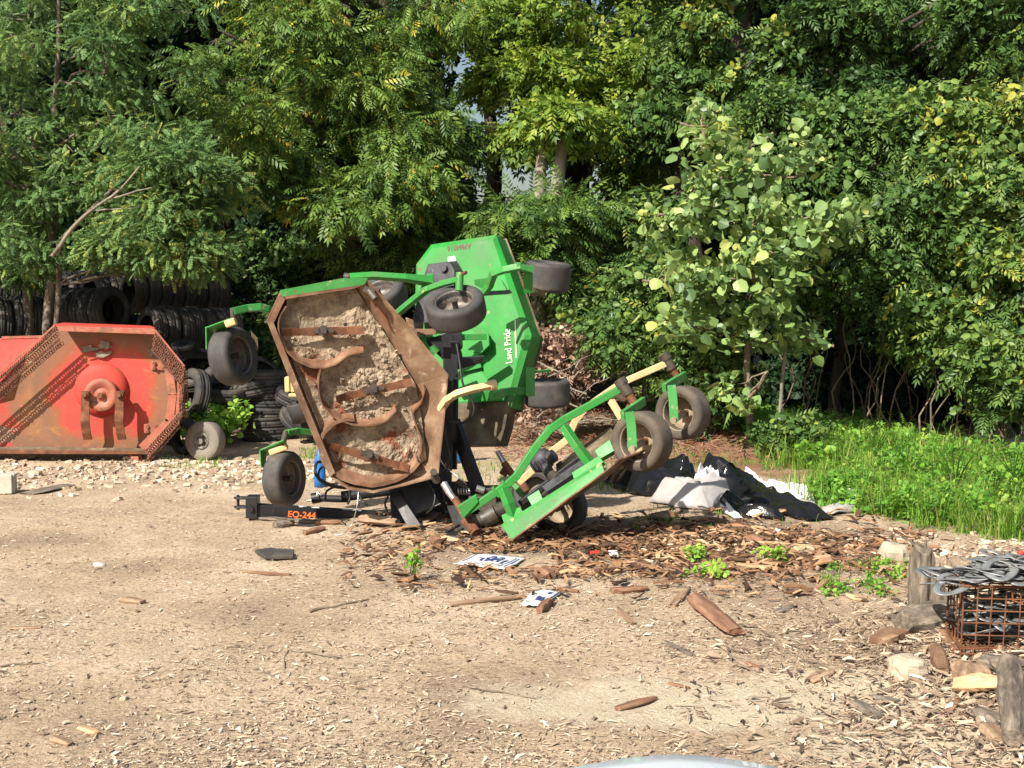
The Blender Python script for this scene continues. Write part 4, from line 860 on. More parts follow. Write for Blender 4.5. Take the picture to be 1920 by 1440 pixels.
m = MB(); p0 = U(966.5, 671, -.003); p1 = U(965, 600, -.003); w_ = -uy*.010; m.prism([p0, p1, p1+w_, p0+w_], n_up*.001); m.build('lettering_underline', C['creamtext'], ud)
bx = (U(835, 463, 0)-U(882, 457, 0)).normalized(); by = n_up.cross(bx)
text_mesh('AFM4016', 'browntext', ud, U(883, 456, -.002), bx, by, .072, 'lettering', .002, bold=.02, aspect=.9)
m = MB(); p = [U(840, 482, -.002), U(853, 480, -.002), U(855, 489, -.002), U(840, 491, -.002)]; m.prism(p, n_up*.002); m.build('sticker', C['white'], ud)
m = MB(); lo_ = [U(*p, dep=-.02) for p in ((812, 495), (856, 489), (867, 508), (866, 560), (850, 616), (779, 616), (783, 596), (800, 530))]; cc = sum(lo_, Vector())/8; hi_ = [cc+(p-cc)*.90+n_up*.12 for p in lo_]
m.add(lo_+hi_, [(i, (i+1) % 8, 8+(i+1) % 8, 8+i) for i in range(8)]+[tuple(range(8, 16))]); q = U(832, 503, -.16); m.cyl(q-n_up*.05, q+n_up*.012, .035, 14); m.build('belt_cover', C['blackplas'], ud, bevel=.006)
# ribs, bars and brackets on the upright deck
m = MB(); m.sq([W(787, 637, 11.35), W(832, 637, 11.35)], .055, .055); m.sq([W(852, 633, 11.35), W(912, 631, 11.4)], .06, .055)
m.prism([U(*p, dep=-.10) for p in ((880, 612), (905, 612), (918, 628), (919, 648), (905, 662), (888, 662), (902, 648), (902, 634))], n_up*.02)
m.prism([U(*p, dep=-.02) for p in ((868, 640), (918, 626), (921, 650), (900, 668), (905, 690), (866, 700))], n_up*.03)
m.build('hinge_rib', C['green'], ud, bevel=.004)
m = MB(); quad(m, [W(795, 600, 11.3), W(800, 640, 11.3), W(808, 668, 11.3), W(790, 660, 11.3)], .02); m.cyl(W(808, 650, 11.3), W(818, 662, 11.3), .04, 10); m.build('lift_bracket', C['green_worn'], ud, bevel=.004)
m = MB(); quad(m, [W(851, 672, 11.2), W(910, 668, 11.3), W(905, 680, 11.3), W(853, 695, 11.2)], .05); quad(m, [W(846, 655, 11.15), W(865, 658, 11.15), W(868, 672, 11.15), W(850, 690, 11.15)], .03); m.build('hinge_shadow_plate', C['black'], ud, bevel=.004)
# arm and fork of the top right wheel
arm([(908, 548, 11.25), (918, 535, 11.2), (925, 513, 11.1), (945, 506, 11.05), (975, 500, 11.0), (997, 508, 11.05)], .058, .055, 'green')
m = MB(); quad(m, [W(889, 524, 11.4), W(935, 518, 11.4), W(912, 545, 11.4), W(890, 534, 11.4)], .03); m.prism([U(*p, dep=-.03) for p in ((902, 540), (922, 520), (940, 524), (952, 545), (900, 548))], n_up*.02); m.cyl(W(973, 503, 11), W(974, 492, 11), .03, 10); m.build('arm_bracket', C['green'], mower, bevel=.003)
m = MB(); quad(m, [W(982, 498, 11.05), W(999, 499, 11.05), W(999, 550, 11.15), W(982, 550, 11.15)], .012); m.build('caster_fork', C['green'], mower, bevel=.003)
m = MB(); quad(m, [W(999, 540, 11.1), W(1020, 546, 11.2), W(1026, 560, 11.3), W(1000, 549, 11.1)], .012); m.build('caster_fork', C['mudsteel'], mower, bevel=.003)
m = MB(); quad(m, [W(903, 549, 11.3), W(956, 543, 11.5), W(960, 549, 11.5), W(904, 554, 11.3)], .02); m.build('slot_plate', C['black'], mower)
wheel(W(1027, 518, 12.0), (.10, -.12, .985), .212, .265, mower)
# arm, fork and wheel at the lower right of the upright deck
arm([(922, 743, 10.9), (945, 735, 11.0), (960, 733, 11.1), (990, 733, 11.2)], .065, .06, 'green')
m = MB(); m.prism([U(*p, dep=-.03) for p in ((892, 742), (950, 738), (948, 752), (890, 756))], n_up*.04); quad(m, [W(905, 735, 11.2), W(920, 728, 11.2), W(914, 752, 11.2), W(902, 752, 11.2)], .04); m.build('arm_bracket', C['green'], mower, bevel=.003)
m = MB(); quad(m, [W(986, 689, 11.1), W(1003, 689, 11.1), W(1003, 743, 11.1), W(986, 743, 11.1)], .014); m.build('caster_fork', C['green'], mower, bevel=.003)
m = MB(); m.sq([W(1003, 697, 11.15), W(1030, 695, 11.3)], .05, .02); m.sq([W(1028, 690, 11.3), W(1028, 705, 11.3)], .02, .02); m.build('caster_fork', C['green_worn'], mower)
wheel(W(1026, 737, 11.9), (-.02, -.06, .99), .212, .245, mower)
arm([(826, 768, 10.7), (838, 750, 10.65), (858, 738, 10.6), (885, 730, 10.6), (924, 722, 10.65)], .07, .05, 'cream', 'cream_arm', False)
m = MB(); m.cyl(W(918, 723, 10.64), W(929, 721, 10.66), .045, 14); m.build('arm_end_tube', C['cream'], mower)
m = MB(); m.box(W(886, 830, 11.9), (.55, .3, .02)); m.build('discharge_plate', C['mudsteel'], mower)
# ---- right wing, tipped up with two wheels in the air
arm([(866, 966, 10.2), (950, 909, 10.2), (968, 893, 10.2), (1003, 840, 10.25), (1030, 806, 10.25), (1060, 785, 10.3), (1172, 724, 10.35)], .068, .06, 'green', 'main_arm')
m = MB(); quad(m, [W(857, 950, 10.15), W(893, 927, 10.15), W(897, 942, 10.15), W(871, 970, 10.15)], .05)
for (x, y) in ((930, 922), (948, 910)): m.box(W(x, y, 10.2), (.022, .085, .095), Matrix.Rotation(-.594, 3, 'Y'))
m.build('arm_clamp', C['green'], mower, bevel=.004)
arm([(1057, 800, 10.2), (1083, 838, 10.12), (1105, 868, 10.1)], .078, .06, 'green', 'deck_post')
arm([(944, 916, 10.15), (955, 945, 10.1), (964, 968, 10.1)], .085, .06, 'green', 'deck_post')
def plate(px, matn, name, th=.012, off=None):
    m = MB(); P_ = [W(*p) for p in px]
    if off is not None: m.prism(P_, off)
    else: quad(m, P_, th)
    return m.build(name, C[matn], mower, bevel=.003)
YD = 10.05
plate([(942, 990, 9.95), (1129, 871, 9.85), (1134, 886, 9.82), (960, 1013, 9.9)], 'green', 'deck_lip', .012)
plate([(939, 984, 10.0), (1126, 866, 9.9), (1129, 871, 9.86), (942, 990, 9.96)], 'green_worn', 'deck_edge', .012)
plate([(940, 966, 10.1), (975, 950, 10.1), (985, 968, 10.05), (948, 991, 10.0)], 'green', 'deck_corner', .02)
plate([(960, 1014, 9.9), (1134, 887, 9.82), (1162, 862, 9.95), (1212, 845, 10.2), (1160, 880, 10.6), (1000, 985, 10.7)], 'rustpale', 'deck_pan', .014)
plate([(1072, 886, 10.0), (1122, 855, 9.98), (1132, 866, 9.93), (1077, 902, 9.95)], 'green', 'spindle_mount', .05)
plate([(1115, 845, 10.25), (1143, 824, 10.25), (1152, 845, 10.2), (1124, 861, 10.2)], 'green', 'deck_box', .08)
plate([(988, 932, 10.1), (1010, 918, 10.1), (1020, 940, 10.05), (1000, 954, 10.05)], 'green', 'guard_plate', .012)
plate([(955, 905, 10.35), (965, 903, 10.35), (983, 922, 10.3), (975, 932, 10.3)], 'green', 'guard_plate', .012)
arm([(974, 945, 10.3), (1100, 850, 10.3)], .05, .05, 'black', 'cross_rail')
plate([(1015, 912, 10.15), (1090, 862, 10.12), (1095, 874, 10.05), (1025, 922, 10.08)], 'blackplas', 'belt_cover', .05)
plate([(1042, 870, 10.55), (1145, 800, 10.5), (1160, 830, 10.2), (1045, 925, 10.3)], 'mudsteel', 'deck_top', .01)
arm([(972, 905, 10.6), (1003, 878, 10.6), (1035, 846, 10.65), (1063, 825, 10.7), (1078, 790, 10.7), (1098, 765, 10.7), (1165, 718, 10.75), (1252, 680, 10.8)], .062, .055, 'cream', 'cream_arm')
arm([(1146, 752, 10.72), (1168, 788, 10.6)], .05, .05, 'cream', 'cream_brace')
arm([(1055, 862, 10.65), (1065, 878, 10.6)], .04, .03, 'cream', 'cream_brace')
m = MB(); g = W(1018, 862, 10.55); m.lathe([(.0, -.10), (.07, -.10), (.09, -.06), (.10, 0), (.085, .05), (.04, .09), (.0, .09)], g, (.75, -.3, .45), 20, False); m.cyl(W(1020, 870, 10.5), W(1035, 895, 10.45), .045, 12)
for i in range(5): m.box(g+Vector((-.09+.03*i, -.06, -.05+.012*i)), (.01, .09, .08), Matrix.Rotation(-.5, 3, 'Y'))
m.cyl(g+Vector((.05, -.08, .02)), g+Vector((.09, -.10, .05)), .055, 14); m.build('gearbox', C['blackplas'], mower, bevel=.004)
m = MB(); m.cyl(W(1036, 893, 10.3), W(1048, 900, 10.2), .05, 12); m.box(W(1040, 895, 10.4), (.12, .1, .06)); m.box(W(1000, 945, 10.4), (.2, .15, .12)); m.build('spindle_housing', C['grease'], mower, bevel=.008)
# pivots + forks + wheels
m = MB(); m.cyl(W(1163, 714, 10.32), W(1178, 740, 10.3), .045, 14); m.cyl(W(1161, 711, 10.33), W(1168, 722, 10.32), .055, 10); m.build('caster_pivot', C['grease'], mower)
m = MB(); m.cyl(W(1178, 738, 10.3), W(1192, 760, 10.28), .035, 12); quad(m, [W(1182, 735, 10.4), W(1190, 742, 10.4), W(1184, 785, 10.4), W(1170, 776, 10.4)], .03); m.build('pivot_shaft', C['rust'], mower)
m = MB(); m.cyl(W(1246, 667, 10.8), W(1259, 692, 10.8), .045, 14); m.cyl(W(1243, 664, 10.8), W(1250, 674, 10.8), .052, 10); m.build('caster_pivot', C['grease'], mower)
m = MB(); m.cyl(W(1259, 690, 10.8), W(1272, 710, 10.8), .032, 12); m.build('pivot_shaft', C['rust'], mower)
def fork2(cr, vt, th=.05):
    m = MB(); m.sq([W(*cr[0]), W(*cr[1])], .035, .07); m.build('caster_fork', C['green_worn'], mower, bevel=.003)
    m = MB(); m.sq([W(*p) for p in vt], .072, .014, (0, 1, 0)); m.build('fork_leg', C['green_worn'], mower, bevel=.003)
fork2([(1167, 779, 10.0), (1207, 752, 10.35)], [(1180, 772, 9.93), (1184, 800, 9.92), (1186, 844, 9.9)])
m = MB(); c6 = W(1205, 829, 10.12); a6 = Vector((-.62, -.78, .03)).normalized(); m.cyl(W(1184, 843, 9.86), c6, .026, 12); m.build('axle_tube', C['rim_tan'], mower)
wheel(c6+Vector((0, .05, 0)), a6, .243, .21, mower, 'rubber_dust', 'rim_tan')
fork2([(1245, 727, 10.55), (1284, 704, 10.85)], [(1259, 722, 10.5), (1262, 750, 10.48), (1264, 790, 10.45)])
m = MB(); c7 = W(1282, 775, 10.68); m.cyl(W(1262, 789, 10.42), c7, .026, 12); m.build('axle_tube', C['rim_tan'], mower)
wheel(c7+Vector((0, .05, 0)), a6, .228, .20, mower, 'rubber_dust', 'rim_tan')
wheel(W(1050, 952, 10.75), (-.35, -.93, .1), .225, .20, mower, 'rubber_dark', 'rim_tan', name='ground_wheel')
wheel(W(1010, 925, 11.0), (-.5, -.80, .25), .22, .18, mower, 'rubber', 'rim', name='ground_wheel')
# ================================================================ red rotary cutter
YR = 15.3
RO = W(170, 850, YR); RO.z = gz(RO.x, RO.y)
cut = thing('rotary_cutter', 'rusty red rotary cutter deck standing on edge with chain guards', 'cutter', RO)
def R3(px, py, dep=0.0): return W(px, py, YR+dep)
HUB = R3(191, 735, .25)-RO
def pan_mat():
    m, t, P, N, L = newmat('rust_ringed_red_pan'); tc = N('ShaderNodeTexCoord').outputs['Object']
    d = N('ShaderNodeVectorMath'); d.operation = 'SUBTRACT'; d.inputs[1].default_value = HUB; L(tc, d.inputs[0])
    s = N('ShaderNodeVectorMath'); s.operation = 'MULTIPLY'; s.inputs[1].default_value = (1, 0, 1); L(d.outputs[0], s.inputs[0])
    l = N('ShaderNodeVectorMath'); l.operation = 'LENGTH'; L(s.outputs[0], l.inputs[0])
    n = nz(N, L, tc, 2.6, 8, .65); q = N('ShaderNodeMath'); q.operation = 'MULTIPLY_ADD'; q.inputs[1].default_value = .42; L(n.outputs[0], q.inputs[0]); L(l.outputs['Value'], q.inputs[2])
    r = ramp(N, [(.0, (.43, .045, .032)), (.43, (.46, .05, .035)), (.465, (.34, .075, .03)), (.495, (.26, .10, .045)), (.57, (.20, .10, .055)), (.63, (.30, .13, .055)), (.70, (.30, .12, .05)), (.78, (.48, .055, .035)), (1, (.50, .05, .035))])
    mm = N('ShaderNodeMath'); mm.operation = 'MULTIPLY'; mm.inputs[1].default_value = .55; L(q.outputs[0], mm.inputs[0]); L(mm.outputs[0], r.inputs[0])
    c = r.outputs[0]
    for col, sc, lo, hi in (((.33, .27, .19), 1.7, .57, .63), ((.20, .10, .055), 2.1, .45, .62), ((.38, .17, .05), 3.3, .56, .68), ((.15, .08, .05), 7, .62, .70), ((.70, .10, .07), 11, .66, .70)):
        n2 = nz(N, L, tc, sc, 8, .65, .5); mr = N('ShaderNodeMapRange'); mr.inputs[1].default_value = lo; mr.inputs[2].default_value = hi; L(n2.outputs[0], mr.inputs[0])
        fr = N('ShaderNodeMapRange'); fr.inputs[1].default_value = .50; fr.inputs[2].default_value = .66; fr.inputs[3].default_value = .4; L(l.outputs['Value'], fr.inputs[0])
        mu = N('ShaderNodeMath'); mu.operation = 'MULTIPLY'; L(mr.outputs[0], mu.inputs[0]); L(fr.outputs[0], mu.inputs[1]); c = mixc(N, L, mu.outputs[0], c, col)
    L(c, P.inputs['Base Color']); P.inputs['Roughness'].default_value = .6
    b = N('ShaderNodeBump'); b.inputs['Strength'].default_value = .3; b.inputs['Distance'].default_value = .01; n3 = nz(N, L, tc, 22, 7, .65); L(n3.outputs[0], b.inputs['Height']); L(b.outputs[0], P.inputs['Normal']); return m
PAN = pan_mat()
m = MB(); P_ = [R3(x, y, .30) for x, y in ((-130, 848), (-130, 835), (106, 620), (285, 618), (326, 692), (322, 772), (268, 848))]
m.prism(P_, (0, .03, 0)); pan = m.build('deck_pan', PAN, cut)
def rplate(pts, matn, name, th=.02, parent=None, bev=.004):
    m = MB(); quad(m, [R3(*p) for p in pts], th); return m.build(name, C[matn], parent or cut, bevel=bev)
# top lip (folded angle), right skirt, bottom skirt
rplate([(99, 611, 0), (290, 616, 0), (291, 627, 0), (112, 621, 0)], 'redrust', 'top_lip', .02)
rplate([(99, 611, 0), (290, 616, 0), (283, 613, .33), (118, 607, .33)], 'red', 'top_skirt', .015)
rplate([(288, 617, 0), (346, 690, 0), (330, 690, .31), (283, 618, .31)], 'redrust', 'side_skirt', .015)
rplate([(346, 690, 0), (340, 780, 0), (324, 776, .31), (330, 690, .31)], 'redrust', 'side_skirt', .015)
rplate([(340, 780, 0), (284, 852, 0), (270, 850, .31), (324, 776, .31)], 'redrust', 'side_skirt', .015)
rplate([(-260, 842, .0), (284, 845, .0), (284, 852, .0), (-260, 850, 0)], 'rust', 'bottom_lip', .02)
rplate([(-260, 846, .02), (284, 850, .02), (275, 846, .31), (-260, 842, .31)], 'rust', 'bottom_skirt', .015)
rplate([(-260, 835, .22), (270, 840, .22), (270, 850, .1), (-260, 848, .1)], 'mudsteel', 'dirt_ledge', .02)
# inner angle along the right side
for a_, b_ in (((316, 690), (324, 740)), ((324, 740), (318, 790)), ((318, 790), (266, 840))):
    m = MB(); m.sq([R3(*a_, .22), R3(*b_, .22)], .035, .10); m.build('inner_angle', C['redrust'], cut)
# neighbouring section on the left with its slanted bright red sheet
m = MB(); quad(m, [R3(6, 634, .40), R3(84, 632, .40), R3(-6, 722, .12), R3(-90, 745, .12)], .02); quad(m, [R3(6, 634, .40), R3(-90, 745, .12), R3(-290, 745, .4), R3(-200, 634, .6)], .02); m.build('wing_sheet', C['red'], cut, bevel=.004)
m = MB(); m.sq([R3(4, 633, .4), R3(84, 631, .4)], .03, .03); m.build('wing_sheet_edge', C['redrust'], cut)
# hub
m = MB(); hc = R3(191, 730, .30); n_ = Vector((0, -1, 0)); m.lathe([(.33, 0), (.325, .03), (.29, .07), (.23, .10), (.0, .10)], hc, n_, 48, False); hub = m.build('hub_dome', C['red'], cut)
m = MB(); c2 = R3(192, 740, .17); m.lathe([(.20, 0), (.20, .07), (.19, .08), (.13, .08), (.10, .045), (.05, .045), (.05, .07), (0, .07)], c2, n_, 40, False); m.build('blade_carrier', C['redrust'], hub)
m = MB(); m.cyl(c2+n_*.045, c2+n_*.10, .035, 6); m.build('centre_bolt', C['rust'], hub)
for sx in (-1, 1):
    x = 192+sx*31-(1 if sx < 0 else -1); m = MB(); P_ = [R3(x, 733, .05), R3(x, 770, .05), R3(x-1, 790, .03), R3(x+2, 812, .08), R3(x+5, 824, .12)]
    m.sq(P_, .105, .018, (0, 1, 0)); b_ = m.build('swing_blade', C['rust'], cut, bevel=.003)
    q = R3(x, 740, .03); m = MB(); m.cyl(q+Vector((0, .12, 0)), q+n_*.02, .045, 14); m.cyl(q+n_*.02, q+n_*.05, .03, 6); m.build('blade_bolt', C['rust'], b_)
for (x0, y0, x1, y1) in ((282, 676, 318, 695), (269, 795, 303, 814)):
    m = MB(); m.prism([R3(x0, y0, .27), R3(x1, y0+4, .27), R3(x1, y1, .27), R3(x0, y1-2, .27)], (0, .015, 0)); o_ = m.build('skid_bracket', C['redrust'], cut, bevel=.002)
    m = MB()
    for bx_ in (x0+8, x1-9):
        for by_ in (y0+5, y1-5): q = R3(bx_, by_, .27); m.cyl(q, q+n_*.025, .022, 6)
    m.build('bolt', C['rust'], o_)
m = MB()
for (cx_, cy_, rx_, ry_, rot) in ((165, 655, 17, 6, -.1), (197, 648, 14, 8, .1), (190, 664, 22, 5, -.2), (285, 660, 6, 5, .2)):
    pts = []; 
    for i in range(26):
        a = i/26*6.28; r = 1+.9*noise.noise((cx_, math.cos(a)*1.8, math.sin(a)*1.8)); x = cx_+rx_*r*math.cos(a); y = cy_+ry_*r*math.sin(a)+rot*(x-cx_); pts.append(R3(x, y, .27-.02*random.random()))
    m.prism(pts, (0, .012, 0))
m.build('peeling_flake', mat('peeled_grey_paint', [(.3, (.17, .14, .11)), (.7, (.30, .26, .20))], 12, rough=.8, bump=.3), cut)
# chain guards: rows of short hanging links
def chain_guard(p0, p1, hang, ncol, nrow, dep0=-.02):
    """p0->p1 along the rail (pixel), each column hangs 'hang' px down; zigzag links"""
    m = MB(); a = R3(*p0, dep0); b = R3(*p1, dep0); kx = YR/FPX
    rail = MB(); rail.sq([a+Vector((0, 0, .02)), b+Vector((0, 0, .02))], .014, .02)
    for i in range(ncol):
        t = (i+.5)/ncol; p = a.lerp(b, t)
        for j in range(nrow):
            c = p+Vector((hang[0]*kx*(j+.5)/nrow, .02*(j % 2)+random.uniform(-.006, .006), -hang[1]*kx*(j+.5)/nrow+random.uniform(-.004, .004)))
            ax = (.45, -.9, 0) if j % 2 else (-.75, -.65, 0.1)
            L_ = hang[1]*kx/nrow*.80; r = .0075
            m.lathe([(L_*.55+r*math.cos(q*1.5708+.78), r*math.sin(q*1.5708+.78)) for q in range(4)], c, ax, 7, True, False)
    m.build('chain_guard', C['chain'], cut); rail.build('guard_rail', C['redrust'], cut)
chain_guard((103, 613), (-70, 765), (14, 34), 44, 4)
chain_guard((291, 622), (346, 690), (-6, 36), 20, 4)
chain_guard((343, 700), (341, 772), (-2, 10), 12, 2)
chain_guard((345, 715), (339, 780), (-6, 20), 16, 3)
chain_guard((338, 772), (278, 840), (-3, 30), 18, 4)
m = MB()
for i in range(16):                                          # thick end column seen edge-on
    for j in range(3): c = R3(339+j*5, 697+i*5.5, -.03+.03*j); m.torus(c, (random.uniform(-1, 1), -1, random.uniform(-.4, .4)), .022, .0065, 8, 4)
m.build('chain_guard', C['chain'], cut)
m = MB(); m.box(R3(258, 858, .15), (.10, .25, .06)); m.sq([R3(242, 855, .1), R3(262, 856, .1), R3(268, 868, .1)], .03, .05); m.build('skid_shoe', C['redrust'], cut, bevel=.01)
m = MB(); m.box(R3(40, 862, .8), (3.6, .9, .07)); m.box(R3(60, 868, .25), (.12, .3, .10)); m.box(R3(-60, 868, .6), (.2, .3, .12)); m.build('under_frame', C['grease'], cut)
m = MB(); P_ = [R3(-260, 700, 1.2), R3(-260, 850, 1.2), R3(250, 850, 1.2), R3(250, 700, 1.2)]; m.prism(P_, (0, .03, 0)); m.build('rear_panel', C['rust'], cut)
# tail wheel of laminated discs beside it
tw = W(385, 836, 15.6); tw.z = gz(tw.x, tw.y)+.235
wt = thing('laminated_wheel', 'pale laminated rubber wheel standing beside the red cutter', 'wheel', (tw.x, tw.y, tw.z-.235))
m = MB(); m.lathe([(.10, -.09), (.225, -.09), (.238, -.075), (.238, .075), (.225, .09), (.10, .09)], tw, (-.30, -.95, .02), 56)
def lam_mat():
    mt, t, P, N, L = newmat('laminated_rubber'); tc = N('ShaderNodeTexCoord').outputs['Object']; n1 = nz(N, L, tc, 60, 4, .7, 2); r = ramp(N, [(.3, (.12, .105, .09)), (.6, (.24, .215, .18)), (.8, (.36, .32, .27))]); L(n1.outputs[0], r.inputs[0]); L(r.outputs[0], P.inputs['Base Color']); P.inputs['Roughness'].default_value = .9; return mt
m.build('tyre', lam_mat(), wt)
m = MB(); ax_ = Vector((-.30, -.95, .02)).normalized(); m.lathe([(.105, .06), (.105, .095), (.085, .10), (.06, .06), (0, .06)], tw, ax_, 24, False); m.cyl(tw+ax_*.05, tw+ax_*.12, .035, 8)
for i in range(5): a = i*1.2566; u_ = ax_.orthogonal().normalized(); q = tw+u_*math.cos(a)*.075+ax_.cross(u_)*math.sin(a)*.075; m.cyl(q+ax_*.06, q+ax_*.11, .012, 6)
m.build('hub', C['rim'], wt)
t2 = W(345, 822, 16.1); t2.z = gz(t2.x, t2.y)+.24
# ================================================================ tyres
TP = {}
def tyre_proto(kind):
    R, Wd, rr, g = {'car': (.33, .20, .205, .008), 'truck': (.46, .25, .27, .012)}[kind]
    m = MB(); prof = tyre_profile(R, Wd, rr, groove=g)[:-2]; h = Wd/2
    inner = [(rr+.015, h*.72), (R*.86, h*.62), (R-.03, h*.2), (R-.03, -h*.2), (R*.86, -h*.62), (rr+.015, -h*.72)]
    m.lathe(prof+inner, (0, 0, 0), (0, 0, 1), 40); o = m.build('old_tyre', C['rubber_dark'], org=(0, 0, 0)); return o
GT = {}
def put_tyre(kind, c, ax, label, group=None, s=1.0, matn=None, squash=1.0):
    if kind not in TP: TP[kind] = tyre_proto(kind); o = TP[kind]
    else: o = TP[kind].copy(); COL.objects.link(o)
    o.location = c; o.rotation_mode = 'QUATERNION'; o.rotation_quaternion = Vector(ax).normalized().to_track_quat('Z', 'Y'); o.scale = (s, s*squash, s)
    for k_ in ('label', 'group'):
        if k_ in o: del o[k_]
    tag(o, label, 'tyre', group); return o
def roll(px, py, Y, ax, n, label, group, kind='car', s=1.0, gap=1.0):
    ax = Vector(ax).normalized(); c = W(px, py, Y); wd = {'car': .2, 'truck': .25}[kind]*s
    for i in range(n):
        put_tyre(kind, c+ax*wd*gap*1.02*i+Vector((random.uniform(-.01, .01), 0, random.uniform(-.015, .015))), ax+Vector((random.uniform(-.05, .05), random.uniform(-.05, .05), random.uniform(-.04, .04))), label, group, s*random.uniform(.97, 1.03))
AXR = (.70, .71, -.02)
roll(252, 548, 18.6, AXR, 8, 'black tyre in the top roll beginning with the clear round opening', 'tyres in the top roll', s=.95)
roll(180, 550, 19.1, AXR, 3, 'dark tyre in the short top roll left of the clear round opening', 'tyres in the short top roll')
roll(130, 548, 19.5, AXR, 3, 'dark tyre in the upper roll seen behind the locust twigs', 'tyres in the upper roll behind the twigs')
roll(-60, 545, 19.6, AXR, 7, 'dark tyre in the upper left roll behind the two trunks', 'tyres in the upper left roll')
roll(285, 618, 17.9, AXR, 7, 'black tyre in the roll just above the red cutter end', 'tyres in the roll above the cutter end', s=1.0)
roll(205, 583, 18.0, (-.86, .5, 0), 6, 'black tyre in the middle roll above the red cutter', 'tyres in the middle roll above the cutter', s=1.0)
roll(-30, 602, 17.8, (.8, .6, 0), 5, 'dusty black tyre in the left roll just above the red sheet', 'tyres in the left roll above the red sheet', s=1.05)
roll(255, 480, 20.3, AXR, 4, 'dark tyre on the highest layer of the shaded pile', 'tyres on the highest layer')
roll(90, 630, 18.6, AXR, 11, 'dark tyre in the lowest roll hidden behind the red cutter', 'tyres in the lowest roll')
roll(30, 668, 18.2, AXR, 5, 'dark tyre at the foot of the pile behind the cutter', 'tyres at the foot of the pile')
put_tyre('car', W(370, 695, 17.2), (-.25, -.62, .75), 'leaning tyre with open top under the black metal part', s=1.05)
put_tyre('car', W(362, 740, 16.9), (-.75, -.62, .2), 'upright grey tyre facing left beside the leafy weed', s=1.05)
put_tyre('car', W(395, 742, 17.4), (.5, -.7, .3), 'grey tyre wedged between the upright one and the stack')
put_tyre('car', W(345, 800, 17.0), (-.3, -.9, .1), 'tyre on the ground behind the leafy weed')
put_tyre('car', t2, (-.6, -.8, 0), 'dark tyre half hidden behind the laminated wheel', s=.72)
zc = gz(-3.3, 18)
for i in range(5):
    c = W(500, 700, 17.6); c.z = zc+.10+.185*i; c.x += random.uniform(-.03, .03)
    put_tyre('car', c, (random.uniform(-.03, .03), random.uniform(-.03, .03), 1), 'worn ribbed tyre lying flat in the stack left of the rusty deck', 'tyres lying flat in the stack', s=1.12)
c = W(470, 728, 17.5); put_tyre('car', c, (-.17, -.06, 1), 'tilted dusty tyre on top of the flat stack', s=1.12)
put_tyre('car', W(420, 735, 17.2), (.1, -.2, 1), 'cut tyre lying left of the tall stack', s=.9)
put_tyre('car', W(415, 765, 17.3), (.05, -.1, 1), 'lower tyre left of the tall stack', s=.9)
put_tyre('car', W(492, 700, 18.2), (.55, -.35, .75), 'ribbed tyre tilted behind the raised left wheel', s=.9)
put_tyre('car', W(560, 745, 17.2), (.3, -.25, 1), 'tyre tilted under the yellowed jug by the rusty deck', s=.95)
put_tyre('car', W(570, 785, 17.1), (.55, -.45, .9), 'tyre slanted low beside the rusty deck edge', s=1.0)
put_tyre('car', W(575, 700, 17.9), (0, -.2, 1), 'tyre hidden behind the rusty deck edge', s=1.0)
# black metal part on the tyres
m = MB(); q0 = W(335, 655, 17.0); quad(m, [W(322, 645, 17), W(400, 658, 17), W(398, 672, 17), W(325, 672, 17)], .04); m.lathe([(.06, 0), (.16, 0), (.16, .05), (.06, .05)], W(345, 650, 16.9), (0, -.35, .9), 24); m.sq([W(355, 652, 16.95), W(402, 660, 16.95)], .03, .05)
m.build('metal_bracket', C['black'], bevel=.004, label='flat black metal part with a ring lying on the tyres', cat='metal part')
m = MB(); c = W(565, 770, 16.6); m.lathe([(0, -.14), (.15, -.14), (.17, .10), (.16, .12), (.14, .12), (.13, -.10), (0, -.10)], c, (-.25, -.1, .96), 28, False); m.build('black_bucket', C['rubber'], label='small black bucket tipped beside the rusty deck', cat='bucket')
m = MB(); q = W(548, 722, 16.5)
for i in range(3): m.prism([q+Vector((-.10+.07*i, 0, -.10)), q+Vector((-.03+.07*i, -.03, -.09)), q+Vector((-.04+.07*i, -.02, .12-.03*i)), q+Vector((-.11+.07*i, .02, .10))], (0, .12, 0))
m.box(q+Vector((.08, .02, -.13)), (.25, .15, .05)); m.build('yellowed_jug', C['mold_yellow'], bevel=.02, label='crushed yellowed plastic jug beside the rusty deck', cat='jug')
def jug(px0, py, Y, hgt, r, label):
    c = W(px0, py, Y); c.z = gz(c.x, Y); m = MB(); m.lathe([(0, .0), (r, .0), (r*1.03, hgt*.3), (r*.97, hgt*.35), (r, hgt*.65), (r*.55, hgt*.85), (r*.4, hgt), (0, hgt)], c, (0, 0, 1), 28, False)
    m.build('blue_jug', C['blue'], label=label, cat='jug')
jug(600, 900, 13.2, .40, .06, 'blue plastic jug on the ground behind the rusty deck')
jug(859, 880, 15.0, .50, .10, 'blue plastic jug on the ground seen right of the black mast')
